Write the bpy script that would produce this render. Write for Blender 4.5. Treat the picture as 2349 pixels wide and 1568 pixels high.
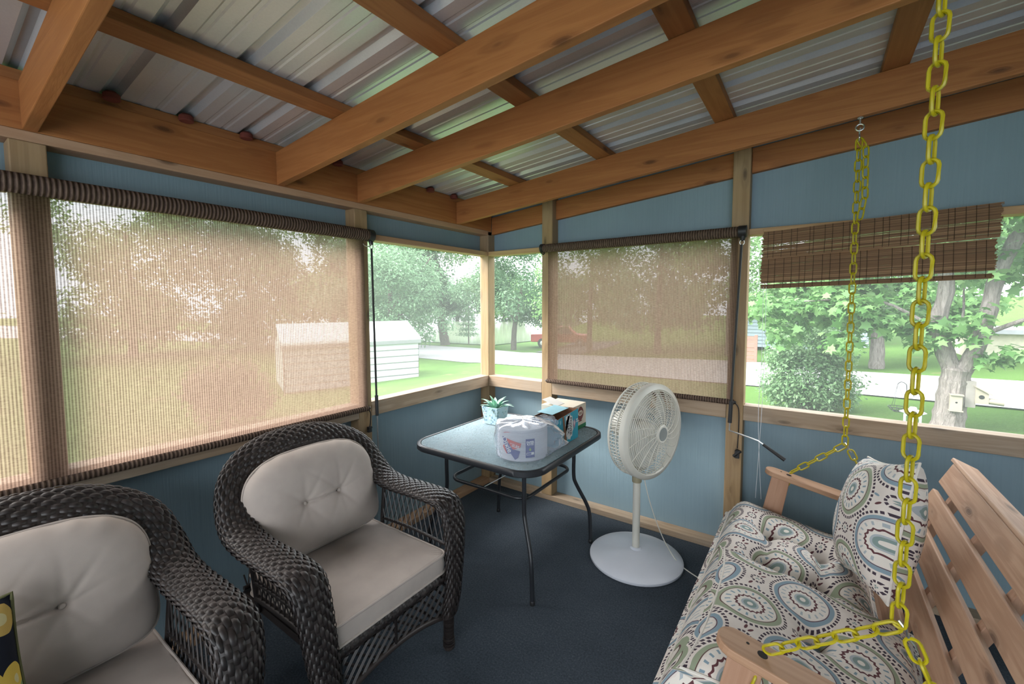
import bpy, bmesh, math, random
import numpy as np
from mathutils import Vector, Matrix
from mathutils.geometry import tessellate_polygon

for o in list(bpy.data.objects):
    bpy.data.objects.remove(o, do_unlink=True)
scene = bpy.context.scene
COL = scene.collection
PI = math.pi

# ------------------------------------------------------------------ camera
CAM = Vector((2.2148, -2.8370, 1.5250))
def camera_matrix(yaw, pitch, roll):
    F = Vector((-math.sin(yaw)*math.cos(pitch), math.cos(yaw)*math.cos(pitch), math.sin(pitch)))
    R0 = Vector((math.cos(yaw), math.sin(yaw), 0)); U0 = R0.cross(F)
    c, s = math.cos(roll), math.sin(roll)
    R = c*R0 + s*U0; U = -s*R0 + c*U0
    return Matrix(((R.x, U.x, -F.x, CAM.x), (R.y, U.y, -F.y, CAM.y), (R.z, U.z, -F.z, CAM.z), (0, 0, 0, 1)))
cd = bpy.data.cameras.new('camera')
cam = bpy.data.objects.new('camera', cd); COL.objects.link(cam)
cam.matrix_world = camera_matrix(0.6087, -0.0645, -0.0025)
cd.sensor_fit = 'HORIZONTAL'; cd.sensor_width = 36.0
cd.lens = 36.0*993.227/2349
cd.shift_y = -25.85/2349
cd.clip_start = 0.02; cd.clip_end = 500
scene.camera = cam

# ------------------------------------------------------------------ world, exposure
scene.view_settings.view_transform = 'Standard'
scene.view_settings.look = 'None'
scene.view_settings.gamma = 1.0
scene.view_settings.use_curve_mapping = False
scene.view_settings.exposure = 2.5
w = bpy.data.worlds.new('overcast_sky'); scene.world = w; w.use_nodes = True
nt = w.node_tree
bgn = nt.nodes['Background']
tc = nt.nodes.new('ShaderNodeTexCoord'); sx = nt.nodes.new('ShaderNodeSeparateXYZ'); rp = nt.nodes.new('ShaderNodeValToRGB')
nt.links.new(tc.outputs['Generated'], sx.inputs[0]); nt.links.new(sx.outputs['Z'], rp.inputs[0]); nt.links.new(rp.outputs[0], bgn.inputs[0])
rp.color_ramp.elements[0].position = 0.0; rp.color_ramp.elements[0].color = (0.66, 0.71, 0.76, 1)
rp.color_ramp.elements[1].position = 0.75; rp.color_ramp.elements[1].color = (1.32, 1.37, 1.42, 1)
bgn.inputs['Strength'].default_value = 1.0
sd = bpy.data.lights.new('hazy_sun', 'SUN'); sd.energy = 2.2; sd.angle = math.radians(35); sd.color = (1.0, 0.97, 0.92)
sun = bpy.data.objects.new('hazy_sun', sd); COL.objects.link(sun)
sun.rotation_euler = Vector((0.64, 0.36, -0.68)).to_track_quat('-Z', 'Y').to_euler()
scene.cycles.max_bounces = 8; scene.cycles.diffuse_bounces = 5; scene.cycles.glossy_bounces = 3
scene.cycles.transmission_bounces = 4; scene.cycles.transparent_max_bounces = 16
scene.cycles.caustics_reflective = False; scene.cycles.caustics_refractive = False
scene.cycles.use_denoising = True

# ------------------------------------------------------------------ node helpers
class NT:
    def __init__(s, name):
        s.m = bpy.data.materials.new(name); s.m.use_nodes = True
        s.t = s.m.node_tree; s.t.nodes.clear()
        s.out = s.t.nodes.new('ShaderNodeOutputMaterial')
    def n(s, typ, ins=None, **pr):
        nd = s.t.nodes.new('ShaderNode'+typ)
        for k, v in pr.items(): setattr(nd, k, v)
        for k, v in (ins or {}).items(): s.put(nd.inputs[k], v)
        return nd
    def put(s, sock, v):
        if isinstance(v, bpy.types.NodeSocket): s.t.links.new(v, sock)
        elif isinstance(v, bpy.types.Node): s.t.links.new(v.outputs[0], sock)
        else: sock.default_value = v
    def M(s, op, a, b=0.0, c=None):
        nd = s.n('Math', {0: a, 1: b}, operation=op)
        if c is not None: s.put(nd.inputs[2], c)
        return nd.outputs[0]
    def mix(s, f, a, b):
        nd = s.n('Mix', data_type='RGBA')
        s.put(nd.inputs[0], f); s.put(nd.inputs[6], a); s.put(nd.inputs[7], b)
        return nd.outputs[2]
    def ramp(s, f, stops, interp='LINEAR'):
        nd = s.n('ValToRGB', {0: f}); cr = nd.color_ramp; cr.interpolation = interp
        while len(cr.elements) < len(stops): cr.elements.new(0.5)
        for e, (p, c) in zip(cr.elements, stops):
            e.position = p; e.color = (c[0], c[1], c[2], 1) if len(c) == 3 else c
        return nd.outputs[0]
    def bsdf(s, col, rough=0.5, metal=0.0, spec=0.5, normal=None, **kw):
        b = s.n('BsdfPrincipled', {'Base Color': col if not isinstance(col, tuple) else (*col[:3], 1), 'Roughness': rough, 'Metallic': metal, 'Specular IOR Level': spec})
        if normal is not None: s.put(b.inputs['Normal'], normal)
        for k, v in kw.items(): s.put(b.inputs[k], v)
        return b.outputs[0]
    def bump(s, h, strength=0.3, dist=0.01):
        return s.n('Bump', {'Height': h, 'Strength': strength, 'Distance': dist}).outputs[0]
    def noise(s, vec, scale, detail=3.0, rough=0.55, dist=0.0):
        return s.n('TexNoise', {'Vector': vec, 'Scale': scale, 'Detail': detail, 'Roughness': rough, 'Distortion': dist}).outputs['Fac']
    def objco(s): return s.n('TexCoord').outputs['Object']
    def map(s, vec, sc=(1, 1, 1), loc=(0, 0, 0)):
        return s.n('Mapping', {'Vector': vec, 'Scale': sc, 'Location': loc}).outputs[0]
    def done(s, sh):
        s.t.links.new(sh, s.out.inputs[0]); return s.m

def c4(c): return (c[0], c[1], c[2], 1)

def plain(name, col, rough=0.5, metal=0.0, spec=0.5, var=0.12, scale=8.0, bump=0.0, bscale=60):
    t = NT(name); co = t.objco()
    f = t.noise(co, scale, 4)
    c = t.ramp(f, [(0.25, tuple(x*(1-var) for x in col)), (0.75, tuple(min(1, x*(1+var)) for x in col))])
    nrm = t.bump(t.noise(co, bscale, 3), bump, 0.005) if bump else None
    return t.done(t.bsdf(c, rough, metal, spec, nrm))

def wood(name, c1, c2, axis, rough=0.6, knots=1.0, line=0.5, weather=0.0):
    """Softwood with its grain along one axis (0,1,2) of the object's own space."""
    t = NT(name); co = t.objco()
    rnd = t.n('ObjectInfo').outputs['Random']
    off = t.n('CombineXYZ', {0: t.M('MULTIPLY', rnd, 17.0), 1: t.M('MULTIPLY', rnd, 31.0), 2: t.M('MULTIPLY', rnd, 7.0)}).outputs[0]
    co = t.n('VectorMath', {0: co, 1: off}, operation='ADD').outputs[0]
    s1 = [16.0]*3; s1[axis] = 0.9
    s2 = [70.0]*3; s2[axis] = 1.6
    s3 = [11.0]*3; s3[axis] = 3.6
    kn = t.n('TexVoronoi', {'Vector': t.map(co, s3), 'Scale': 1.0, 'Randomness': 1.0}, feature='F1').outputs['Distance']
    knot = t.ramp(kn, [(0.06, (1, 1, 1)), (0.16, (0.25, 0.25, 0.25)), (0.34, (0, 0, 0))])
    swirl = t.M('MULTIPLY', knot, 0.9*knots)
    g1 = t.noise(t.map(co, s1), 1.0, 4, 0.6, 0.4)
    ph = t.M('ADD', t.M('MULTIPLY', g1, 15.0), t.M('MULTIPLY', swirl, 8.0))
    rings = t.M('POWER', t.M('ABSOLUTE', t.M('SINE', ph)), 2.0)
    g2 = t.noise(t.map(co, s2), 1.0, 3)
    f = t.M('ADD', t.M('MULTIPLY', rings, 0.45*line), t.M('ADD', t.M('MULTIPLY', g2, 0.45), t.M('MULTIPLY', g1, 0.35)))
    col = t.ramp(f, [(0.25, c1), (0.95, c2)])
    dk = tuple(x*0.32 for x in c2)
    col = t.mix(t.M('MULTIPLY', knot, knots*0.85), col, c4(dk))
    if weather:
        wn = t.noise(co, 2.4, 3)
        col = t.mix(t.M('MULTIPLY', t.ramp(wn, [(0.4, (0, 0, 0)), (0.7, (1, 1, 1))]), weather), col, (0.30, 0.27, 0.23, 1))
    nrm = t.bump(f, 0.25, 0.004)
    return t.done(t.bsdf(col, rough, 0, 0.35, nrm))

# ------------------------------------------------------------------ mesh builder
ROOTM = {}
class MB:
    def __init__(s): s.v = []; s.f = []; s.m = []; s.uv = {}
    def add(s, vs, fs, mi=0, uv=None):
        n = len(s.v); s.v += [tuple(map(float, p)) for p in vs]
        for f in fs: s.f.append(tuple(i+n for i in f)); s.m.append(mi)
        if uv:
            for i, q in enumerate(uv): s.uv[n+i] = q
        return n
    def box(s, x0, x1, y0, y1, z0, z1, mi=0):
        v = [(x, y, z) for x in (x0, x1) for y in (y0, y1) for z in (z0, z1)]
        s.add(v, [(0, 1, 3, 2), (4, 6, 7, 5), (0, 4, 5, 1), (2, 3, 7, 6), (0, 2, 6, 4), (1, 5, 7, 3)], mi)
    def hexa(s, bot, top, mi=0):
        v = list(bot)+list(top)
        s.add(v, [(3, 2, 1, 0), (4, 5, 6, 7), (0, 1, 5, 4), (1, 2, 6, 5), (2, 3, 7, 6), (3, 0, 4, 7)], mi)
    def obox(s, c, h, R, mi=0):
        c = Vector(c)
        v = [c + R @ Vector((a*h[0], b*h[1], d*h[2])) for a in (-1, 1) for b in (-1, 1) for d in (-1, 1)]
        s.add(v, [(0, 1, 3, 2), (4, 6, 7, 5), (0, 4, 5, 1), (2, 3, 7, 6), (0, 2, 6, 4), (1, 5, 7, 3)], mi)
    def extrude(s, poly, fn, d0, d1, mi=0):
        """poly of 2D points, fn(a,b,d)->3D, extruded from d0 to d1."""
        n = len(poly)
        v = [fn(a, b, d0) for a, b in poly]+[fn(a, b, d1) for a, b in poly]
        f = [tuple(range(n-1, -1, -1)), tuple(range(n, 2*n))]+[(i, (i+1) % n, n+(i+1) % n, n+i) for i in range(n)]
        s.add(v, f, mi)
    def tube(s, pts, r, n=8, closed=False, mi=0, caps=True):
        pts = [Vector(p) for p in pts]; k = len(pts)
        rs = r if isinstance(r, (list, tuple)) else [r]*k
        vs = []; up = None
        for i, p in enumerate(pts):
            if closed: t = (pts[(i+1) % k]-pts[i-1])
            else: t = pts[min(i+1, k-1)]-pts[max(i-1, 0)]
            t = t.normalized() if t.length > 1e-9 else Vector((0, 0, 1))
            if up is None:
                up = Vector((0, 0, 1)) if abs(t.z) < 0.9 else Vector((1, 0, 0))
            a = up - t*up.dot(t)
            a = a.normalized() if a.length > 1e-6 else t.orthogonal().normalized()
            up = a; b = t.cross(a)
            for j in range(n):
                q = 2*PI*j/n
                vs.append(p+(a*math.cos(q)+b*math.sin(q))*rs[i])
        fs = []
        for i in range(k if closed else k-1):
            i2 = (i+1) % k
            for j in range(n):
                j2 = (j+1) % n
                fs.append((i*n+j, i*n+j2, i2*n+j2, i2*n+j))
        if caps and not closed:
            fs.append(tuple(range(n-1, -1, -1))); fs.append(tuple((k-1)*n+j for j in range(n)))
        s.add(vs, fs, mi)
    def lathe(s, prof, n=24, M=None, mi=0, caps=True):
        """prof: (r, h) pairs, turned about local z, placed by M."""
        vs = []; fs = []
        for r, h in prof:
            for j in range(n):
                q = 2*PI*j/n; p = Vector((r*math.cos(q), r*math.sin(q), h))
                vs.append(M @ p if M else p)
        k = len(prof)
        for i in range(k-1):
            for j in range(n):
                j2 = (j+1) % n
                fs.append((i*n+j, i*n+j2, (i+1)*n+j2, (i+1)*n+j))
        if caps:
            fs.append(tuple(range(n-1, -1, -1))); fs.append(tuple((k-1)*n+j for j in range(n)))
        s.add(vs, fs, mi)
    def grid(s, P, uv=None, closev=False, mi=0, flip=False):
        nu, nv = len(P), len(P[0])
        vs = [p for row in P for p in row]; fs = []
        for i in range(nu-1):
            for j in range(nv if closev else nv-1):
                j2 = (j+1) % nv
                q = (i*nv+j, (i+1)*nv+j, (i+1)*nv+j2, i*nv+j2)
                fs.append(q[::-1] if flip else q)
        s.add(vs, fs, mi, [q for row in uv for q in row] if uv else None)
    def build(s, name, mats, parent=None, world=True, smooth=True, angle=38, bevel=0.0, weld=0.0):
        me = bpy.data.meshes.new(name)
        vs = s.v
        if parent is not None and world:
            inv = ROOTM[parent.name].inverted()
            vs = [tuple(inv @ Vector(p)) for p in vs]
        me.from_pydata(vs, [], s.f)
        if not isinstance(mats, (list, tuple)): mats = [mats]
        for m in mats: me.materials.append(m)
        me.polygons.foreach_set('material_index', s.m)
        if s.uv:
            ul = me.uv_layers.new(name='UVMap')
            li = np.zeros(len(me.loops), dtype=np.int32); me.loops.foreach_get('vertex_index', li)
            arr = np.zeros((len(vs), 2), dtype=np.float32)
            for i, q in s.uv.items(): arr[i] = q
            ul.data.foreach_set('uv', arr[li].ravel())
        if weld:
            bm = bmesh.new(); bm.from_mesh(me); bmesh.ops.remove_doubles(bm, verts=bm.verts, dist=weld); bm.to_mesh(me); bm.free()
        me.update()
        if smooth:
            me.polygons.foreach_set('use_smooth', [True]*len(me.polygons))
            me.set_sharp_from_angle(angle=math.radians(angle))
        o = bpy.data.objects.new(name, me); COL.objects.link(o)
        if parent is not None:
            o.parent = parent; ROOTM[o.name] = ROOTM[parent.name]
        else: ROOTM[o.name] = Matrix.Identity(4)
        if bevel:
            bv = o.modifiers.new('edge', 'BEVEL'); bv.width = bevel; bv.segments = 2; bv.limit_method = 'ANGLE'
        return o

def tag(o, label, cat, group=None, kind=None):
    o['label'] = label; o['category'] = cat
    if group: o['group'] = group
    if kind: o['kind'] = kind
    return o
def thing(name, label, cat, loc=(0, 0, 0), rot=(0, 0, 0), group=None, kind=None):
    o = bpy.data.objects.new(name, None); COL.objects.link(o)
    o.empty_display_size = 0.1
    M = Matrix.Translation(loc) @ Matrix.Rotation(rot[2], 4, 'Z') @ Matrix.Rotation(rot[1], 4, 'Y') @ Matrix.Rotation(rot[0], 4, 'X')
    o.location = loc; o.rotation_euler = rot
    ROOTM[o.name] = M
    return tag(o, label, cat, group, kind)
def children_of(o): return [c for c in bpy.data.objects if c.parent == o]
def copy_tree(o, parent=None):
    c = o.copy(); COL.objects.link(c)
    if parent is not None: c.parent = parent
    for ch in children_of(o): copy_tree(ch, c)
    return c

def sub_bez(pts, n=8):
    """Catmull-Rom through pts."""
    P = [Vector(p) for p in pts]; out = []
    for i in range(len(P)-1):
        p0 = P[max(i-1, 0)]; p1 = P[i]; p2 = P[i+1]; p3 = P[min(i+2, len(P)-1)]
        for k in range(n):
            t = k/n
            out.append(0.5*((2*p1)+(-p0+p2)*t+(2*p0-5*p1+4*p2-p3)*t*t+(-p0+3*p1-3*p2+p3)*t**3))
    out.append(P[-1]); return out

def text_shape(body, size=1.0, bold=0.0):
    cu = bpy.data.curves.new('lettering', 'FONT'); cu.body = body; cu.size = size; cu.align_x = 'CENTER'; cu.align_y = 'CENTER'; cu.offset = bold
    cu.resolution_u = 3
    o = bpy.data.objects.new('lettering', cu); COL.objects.link(o)
    bpy.context.view_layer.update()
    me = o.evaluated_get(bpy.context.evaluated_depsgraph_get()).to_mesh()
    vs = [(v.co.x, v.co.y) for v in me.vertices]; fs = [tuple(p.vertices) for p in me.polygons]
    bpy.data.objects.remove(o, do_unlink=True); bpy.data.curves.remove(cu)
    return vs, fs

# ------------------------------------------------------------------ materials
def m_siding():
    t = NT('blue_siding'); co = t.objco()
    st = t.noise(t.map(co, (110, 110, 2.5)), 1.0, 4)
    big = t.noise(co, 1.3, 3)
    c = t.ramp(t.M('ADD', t.M('MULTIPLY', st, 0.25), t.M('MULTIPLY', big, 0.75)), [(0.3, (0.195, 0.278, 0.322)), (0.7, (0.245, 0.345, 0.398))])
    return t.done(t.bsdf(c, 0.55, 0, 0.3, t.bump(st, 0.35, 0.004)))
def m_roof():
    t = NT('painted_roof_metal'); co = t.objco()
    f = t.noise(co, 2.2, 4); f2 = t.noise(co, 140, 2)
    spots = t.ramp(t.noise(t.map(co, (3, 9, 3)), 3.0, 5, 0.7), [(0.62, (0, 0, 0)), (0.70, (1, 1, 1))])
    c = t.ramp(t.M('ADD', t.M('MULTIPLY', f, 0.7), t.M('MULTIPLY', f2, 0.3)), [(0.3, (0.58, 0.59, 0.62)), (0.7, (0.70, 0.72, 0.74))])
    c = t.mix(t.M('MULTIPLY', spots, 0.25), c, (0.36, 0.37, 0.38, 1))
    return t.done(t.bsdf(c, 0.32, 0.45, 0.5, t.bump(f, 0.08, 0.01)))
def m_carpet():
    t = NT('navy_carpet'); co = t.objco()
    f = t.noise(co, 120, 5, 0.8); g = t.noise(co, 2.0, 3); h = t.noise(co, 420, 2)
    c = t.ramp(t.M('ADD', t.M('MULTIPLY', f, 0.75), t.M('MULTIPLY', g, 0.25)), [(0.32, (0.026, 0.034, 0.044)), (0.55, (0.078, 0.096, 0.118)), (0.75, (0.175, 0.205, 0.235))])
    return t.done(t.bsdf(c, 0.95, 0, 0.1, t.bump(t.M('ADD', f, h), 0.9, 0.006)))
def m_fabric_beige():
    t = NT('beige_fabric'); co = t.objco()
    f = t.noise(co, 9, 3); g = t.noise(co, 600, 2)
    c = t.ramp(f, [(0.3, (0.40, 0.345, 0.310)), (0.7, (0.46, 0.40, 0.358))])
    return t.done(t.bsdf(c, 0.85, 0, 0.2, t.bump(g, 0.15, 0.001), **{'Sheen Weight': 0.15}))
def m_wicker():
    t = NT('dark_wicker'); isl = t.n('NewGeometry').outputs['Random Per Island']
    c = t.ramp(isl, [(0.0, (0.011, 0.008, 0.0075)), (0.6, (0.021, 0.016, 0.015)), (1.0, (0.038, 0.030, 0.028))])
    g = t.noise(t.map(t.objco(), (300, 300, 300)), 1.0, 2)
    return t.done(t.bsdf(c, 0.42, 0, 0.45, t.bump(g, 0.1, 0.001)))
def m_shade(rib, c1, c2, clear, axis):
    """Knitted sun-shade cloth: vertical ribs, see-through holes between the yarns."""
    t = NT('shade_cloth'); co = t.objco()
    sp = t.n('SeparateXYZ', {0: co}); a = sp.outputs[axis]; z = sp.outputs[2]
    rb = t.M('SINE', t.M('MULTIPLY', a, 2*PI/rib))
    st = [55.0]*3; st[2] = 420.0
    yarn = t.noise(t.map(co, tuple(st)), 1.0, 3, 0.7)
    big = [230.0]*3; big[2] = 14.0
    vert = t.noise(t.map(co, tuple(big)), 1.0, 2)
    h = t.M('ADD', t.M('MULTIPLY', rb, 0.22), t.M('ADD', t.M('MULTIPLY', yarn, 0.75), t.M('MULTIPLY', vert, 0.28)))
    col = t.mix(t.ramp(h, [(0.25, (0, 0, 0)), (0.95, (1, 1, 1))]), c4(c1), c4(c2))
    al = t.ramp(h, [(0.20, (0.2, 0.2, 0.2)), (0.95, (1, 1, 1))])
    op = t.M('SUBTRACT', 1.0, t.M('MULTIPLY', al, clear))
    d = t.n('BsdfDiffuse', {'Color': t.mix(0.62, col, (0.02, 0.012, 0.009, 1))}).outputs[0]
    tl = t.n('BsdfTranslucent', {'Color': col}).outputs[0]
    clo = t.n('MixShader', {0: 0.66, 1: d, 2: tl}).outputs[0]
    tr = t.n('BsdfTransparent').outputs[0]
    return t.done(t.n('MixShader', {0: op, 1: tr, 2: clo}).outputs[0])
def m_screen():
    t = NT('insect_screen')
    d = t.n('BsdfDiffuse', {'Color': (0.66, 0.70, 0.70, 1)}).outputs[0]
    tl = t.n('BsdfTranslucent', {'Color': (0.66, 0.70, 0.70, 1)}).outputs[0]
    tr = t.n('BsdfTransparent').outputs[0]
    return t.done(t.n('MixShader', {0: 0.13, 1: tr, 2: t.n('MixShader', {0: 0.5, 1: d, 2: tl}).outputs[0]}).outputs[0])
def m_clear(name, tint, opa, rough, bump=0.0, bscale=60.0, gl=0.35, bd=0.01):
    t = NT(name); co = t.objco()
    nrm = t.bump(t.noise(co, bscale, 3), bump, bd) if bump else None
    gi = {'Color': (0.95, 0.97, 1, 1), 'Roughness': rough}
    if nrm is not None: gi['Normal'] = nrm
    g = t.n('BsdfGlossy', gi).outputs[0]
    d = t.n('BsdfDiffuse', {'Color': c4(tint)}).outputs[0]
    tr = t.n('BsdfTransparent', {'Color': c4(tuple(0.5+0.5*x for x in tint))}).outputs[0]
    a = t.n('MixShader', {0: opa, 1: tr, 2: d}).outputs[0]
    fi = {'Blend': gl}
    if nrm is not None: fi['Normal'] = nrm
    lw = t.n('LayerWeight', fi).outputs['Fresnel']
    return t.done(t.n('MixShader', {0: lw, 1: a, 2: g}).outputs[0])

def m_medallion():
    """Cream cotton printed with ringed medallions in sage, slate blue and maroon (uv in metres)."""
    t = NT('medallion_print'); uv = t.n('TexCoord').outputs['UV']
    SX, SY = 0.300, 0.262
    sp = t.n('SeparateXYZ', {0: uv}); U0, V0 = sp.outputs[0], sp.outputs[1]
    wob = t.noise(t.map(uv, (3, 3, 3)), 1.0, 2)
    U0 = t.M('ADD', t.M('MULTIPLY', U0, 0.90), t.M('MULTIPLY', wob, 0.05)); V0 = t.M('ADD', t.M('MULTIPLY', V0, 0.90), t.M('MULTIPLY', wob, -0.04))
    def polar(ou, ov):
        a = t.M('SUBTRACT', t.M('FRACT', t.M('ADD', t.M('DIVIDE', U0, SX), ou)), 0.5)
        b = t.M('SUBTRACT', t.M('FRACT', t.M('ADD', t.M('DIVIDE', V0, SY), ov)), 0.5)
        a = t.M('MULTIPLY', a, SX); b = t.M('MULTIPLY', b, SY)
        r = t.M('SQRT', t.M('ADD', t.M('MULTIPLY', a, a), t.M('MULTIPLY', b, b)))
        return r, t.M('ARCTAN2', b, a), a, b
    def band(r, c, hw): return t.M('LESS_THAN', t.M('ABSOLUTE', t.M('SUBTRACT', r, c)), hw)
    def teeth(th, n, lo): return t.M('GREATER_THAN', t.M('COSINE', t.M('MULTIPLY', th, n)), lo)
    AND = lambda a, b: t.M('MULTIPLY', a, b)
    bgn_ = t.noise(t.map(uv, (14, 14, 14)), 1.0, 3)
    col = t.ramp(bgn_, [(0.3, (0.60, 0.54, 0.49)), (0.7, (0.68, 0.62, 0.565))])
    maroon = (0.11, 0.045, 0.05, 1); ink = (0.055, 0.04, 0.055, 1)
    sage = (0.27, 0.31, 0.215, 1); slate = (0.21, 0.29, 0.34, 1); teal = (0.20, 0.27, 0.255, 1); pale = (0.66, 0.62, 0.56, 1); grey = (0.36, 0.40, 0.42, 1)
    for ou, ov, ringc, flip in ((0, 0, sage, 0), (0.5, 0.5, slate, 1)):
        r, th, a, b = polar(ou, ov)
        col = t.mix(AND(band(r, 0.094, 0.0042), teeth(th, 46, -0.35)), col, ink)
        col = t.mix(band(r, 0.077, 0.0072), col, ringc)
        col = t.mix(band(r, 0.0715, 0.001), col, maroon)
        pr = t.M('ADD', r, t.M('MULTIPLY', t.M('ABSOLUTE', t.M('COSINE', t.M('MULTIPLY', th, 9))), -0.006))
        col = t.mix(t.M('LESS_THAN', pr, 0.062), col, pale)
        col = t.mix(AND(band(r, 0.057, 0.0062), teeth(th, 18, 0.62)), col, slate if not flip else grey)
        sc = t.M('ADD', r, t.M('MULTIPLY', t.M('ABSOLUTE', t.M('COSINE', t.M('MULTIPLY', th, 8))), 0.005))
        col = t.mix(t.M('LESS_THAN', sc, 0.044), col, maroon)
        col = t.mix(t.M('LESS_THAN', sc, 0.0375), col, pale)
        col = t.mix(band(r, 0.021, 0.0035), col, grey)
        col = t.mix(band(r, 0.0135, 0.005), col, teal)
    for ou, ov in ((0.5, 0.0), (0.0, 0.5)):
        r, th, a, b = polar(ou, ov)
        col = t.mix(AND(band(r, 0.0165, 0.0036), teeth(th, 10, -0.5)), col, ink)
        col = t.mix(AND(t.M('LESS_THAN', r, 0.006), teeth(th, 3, -0.2)), col, teal)
        for du, dv, ro, cc in ((0.032, 0.014, 0.7, maroon), (0.040, 0.002, 0.2, maroon), (-0.032, -0.016, 0.5, maroon), (-0.042, 0.008, -0.3, slate)):
            x = t.M('SUBTRACT', a, du); y = t.M('SUBTRACT', b, dv)
            xr = t.M('ADD', t.M('MULTIPLY', x, math.cos(ro)), t.M('MULTIPLY', y, math.sin(ro)))
            yr = t.M('SUBTRACT', t.M('MULTIPLY', y, math.cos(ro)), t.M('MULTIPLY', x, math.sin(ro)))
            e = t.M('ADD', t.M('POWER', t.M('DIVIDE', xr, 0.0095), 2.0), t.M('POWER', t.M('DIVIDE', yr, 0.0035), 2.0))
            col = t.mix(t.M('LESS_THAN', e, 1.0), col, cc)
    g = t.noise(t.map(uv, (900, 900, 900)), 1.0, 2)
    return t.done(t.bsdf(col, 0.85, 0, 0.2, t.bump(g, 0.12, 0.001)))

def m_lemon():
    t = NT('lemon_print'); co = t.objco()
    v = t.n('TexVoronoi', {'Vector': t.map(co, (1, 1, 1)), 'Scale': 13.0}, feature='F1')
    d = v.outputs['Distance']; cc = t.n('SeparateColor', {0: v.outputs['Color']}).outputs[0]
    base = t.mix(t.M('LESS_THAN', d, 0.50), (0.012, 0.014, 0.022, 1), t.ramp(cc, [(0.0, (0.50, 0.34, 0.10)), (0.35, (0.55, 0.47, 0.26)), (0.36, (0.22, 0.28, 0.12)), (0.6, (0.30, 0.36, 0.20)), (0.61, (0.60, 0.42, 0.08))], 'CONSTANT'))
    base = t.mix(t.M('LESS_THAN', d, 0.20), base, (0.58, 0.52, 0.28, 1))
    return t.done(t.bsdf(base, 0.9, 0, 0.15))

def m_leaf(name, c1, c2, c3, trans=0.45):
    t = NT(name); isl = t.n('NewGeometry').outputs['Random Per Island']
    c = t.ramp(isl, [(0.0, c1), (0.5, c2), (1.0, c3)])
    d = t.n('BsdfPrincipled', {'Base Color': c, 'Roughness': 0.5, 'Specular IOR Level': 0.35}).outputs[0]
    tl = t.n('BsdfTranslucent', {'Color': c}).outputs[0]
    return t.done(t.n('MixShader', {0: trans, 1: d, 2: tl}).outputs[0])
def m_bark(name, c1, c2):
    t = NT(name); co = t.objco()
    f = t.noise(t.map(co, (26, 26, 5)), 1.0, 5, 0.7, 0.6)
    return t.done(t.bsdf(t.ramp(f, [(0.3, c1), (0.7, c2)]), 0.9, 0, 0.1, t.bump(f, 1.0, 0.04)))
def m_lawn():
    t = NT('lawn_grass'); co = t.objco()
    f = t.noise(co, 26, 6, 0.75); g = t.noise(co, 0.5, 4)
    c = t.ramp(t.M('ADD', t.M('MULTIPLY', f, 0.6), t.M('MULTIPLY', g, 0.4)), [(0.3, (0.045, 0.105, 0.018)), (0.55, (0.085, 0.170, 0.035)), (0.75, (0.150, 0.225, 0.070))])
    dirt = t.ramp(t.noise(t.map(co, (0.55, 0.55, 0)), 1.0, 4, 0.7), [(0.60, (0, 0, 0)), (0.68, (1, 1, 1))])
    c = t.mix(t.M('MULTIPLY', dirt, 0.45), c, (0.23, 0.16, 0.10, 1))
    return t.done(t.bsdf(c, 0.9, 0, 0.1, t.bump(f, 1.0, 0.05)))
def m_water():
    t = NT('pond_water'); co = t.objco()
    f = t.noise(t.map(co, (1, 3, 1)), 2.0, 4)
    return t.done(t.bsdf((0.16, 0.19, 0.13), 0.08, 0, 0.5, t.bump(f, 0.05, 0.05)))

R1, R2 = (0.42, 0.172, 0.054), (0.27, 0.092, 0.025)          # orange stained rafters
W = dict(
    raf_x=wood('rafter_wood_x', R1, R2, 0), raf_y=wood('rafter_wood_y', R1, R2, 1),
    pur_y=wood('purlin_wood', (0.38, 0.16, 0.054), (0.24, 0.088, 0.027), 1),
    post=wood('post_wood', (0.40, 0.27, 0.14), (0.25, 0.155, 0.075), 2, weather=0.25),
    grey_x=wood('weathered_wood_x', (0.44, 0.33, 0.23), (0.24, 0.155, 0.09), 0, weather=0.4),
    grey_y=wood('weathered_wood_y', (0.44, 0.33, 0.23), (0.24, 0.155, 0.09), 1, weather=0.4),
    pine_x=wood('pine_x', (0.52, 0.35, 0.19), (0.38, 0.22, 0.10), 0), pine_y=wood('pine_y', (0.50, 0.32, 0.20), (0.36, 0.20, 0.11), 1),
    cedar_y=wood('cedar_y', (0.50, 0.315, 0.205), (0.34, 0.18, 0.105), 1, line=0.7), cedar_x=wood('cedar_x', (0.47, 0.29, 0.18), (0.32, 0.17, 0.095), 0, knots=0.6), cedar_z=wood('cedar_z', (0.45, 0.27, 0.18), (0.31, 0.16, 0.09), 2, knots=0.5),
)
SIDING = m_siding(); ROOF = m_roof(); CARPET = m_carpet(); BEIGE = m_fabric_beige(); WICKER = m_wicker(); SCREEN = m_screen()
MEDAL = m_medallion()
BLACK = plain('black_metal', (0.018, 0.020, 0.024), 0.38, 0.0, 0.5)
BLKPL = plain('black_plastic', (0.015, 0.015, 0.016), 0.5)
CHROME = plain('steel', (0.62, 0.62, 0.62), 0.28, 1.0)
WHITE = plain('white_plastic', (0.66, 0.68, 0.74), 0.4, var=0.03)
IVORY = plain('aged_white_plastic', (0.64, 0.62, 0.55), 0.42, var=0.04)
YELLOW = plain('yellow_plastic', (0.43, 0.355, 0.006), 0.4, var=0.15, scale=30)
LABELWHITE = plain('print_white', (0.78, 0.80, 0.82), 0.5, var=0.02)

# ------------------------------------------------------------------ porch structure
SL = 0.0925                                    # roof slope, rising with x
XR, YN = 4.40, -4.60                           # far ends of the porch, outside the picture
def struct(o, label, cat): return tag(o, label, cat, kind='structure')

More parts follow.
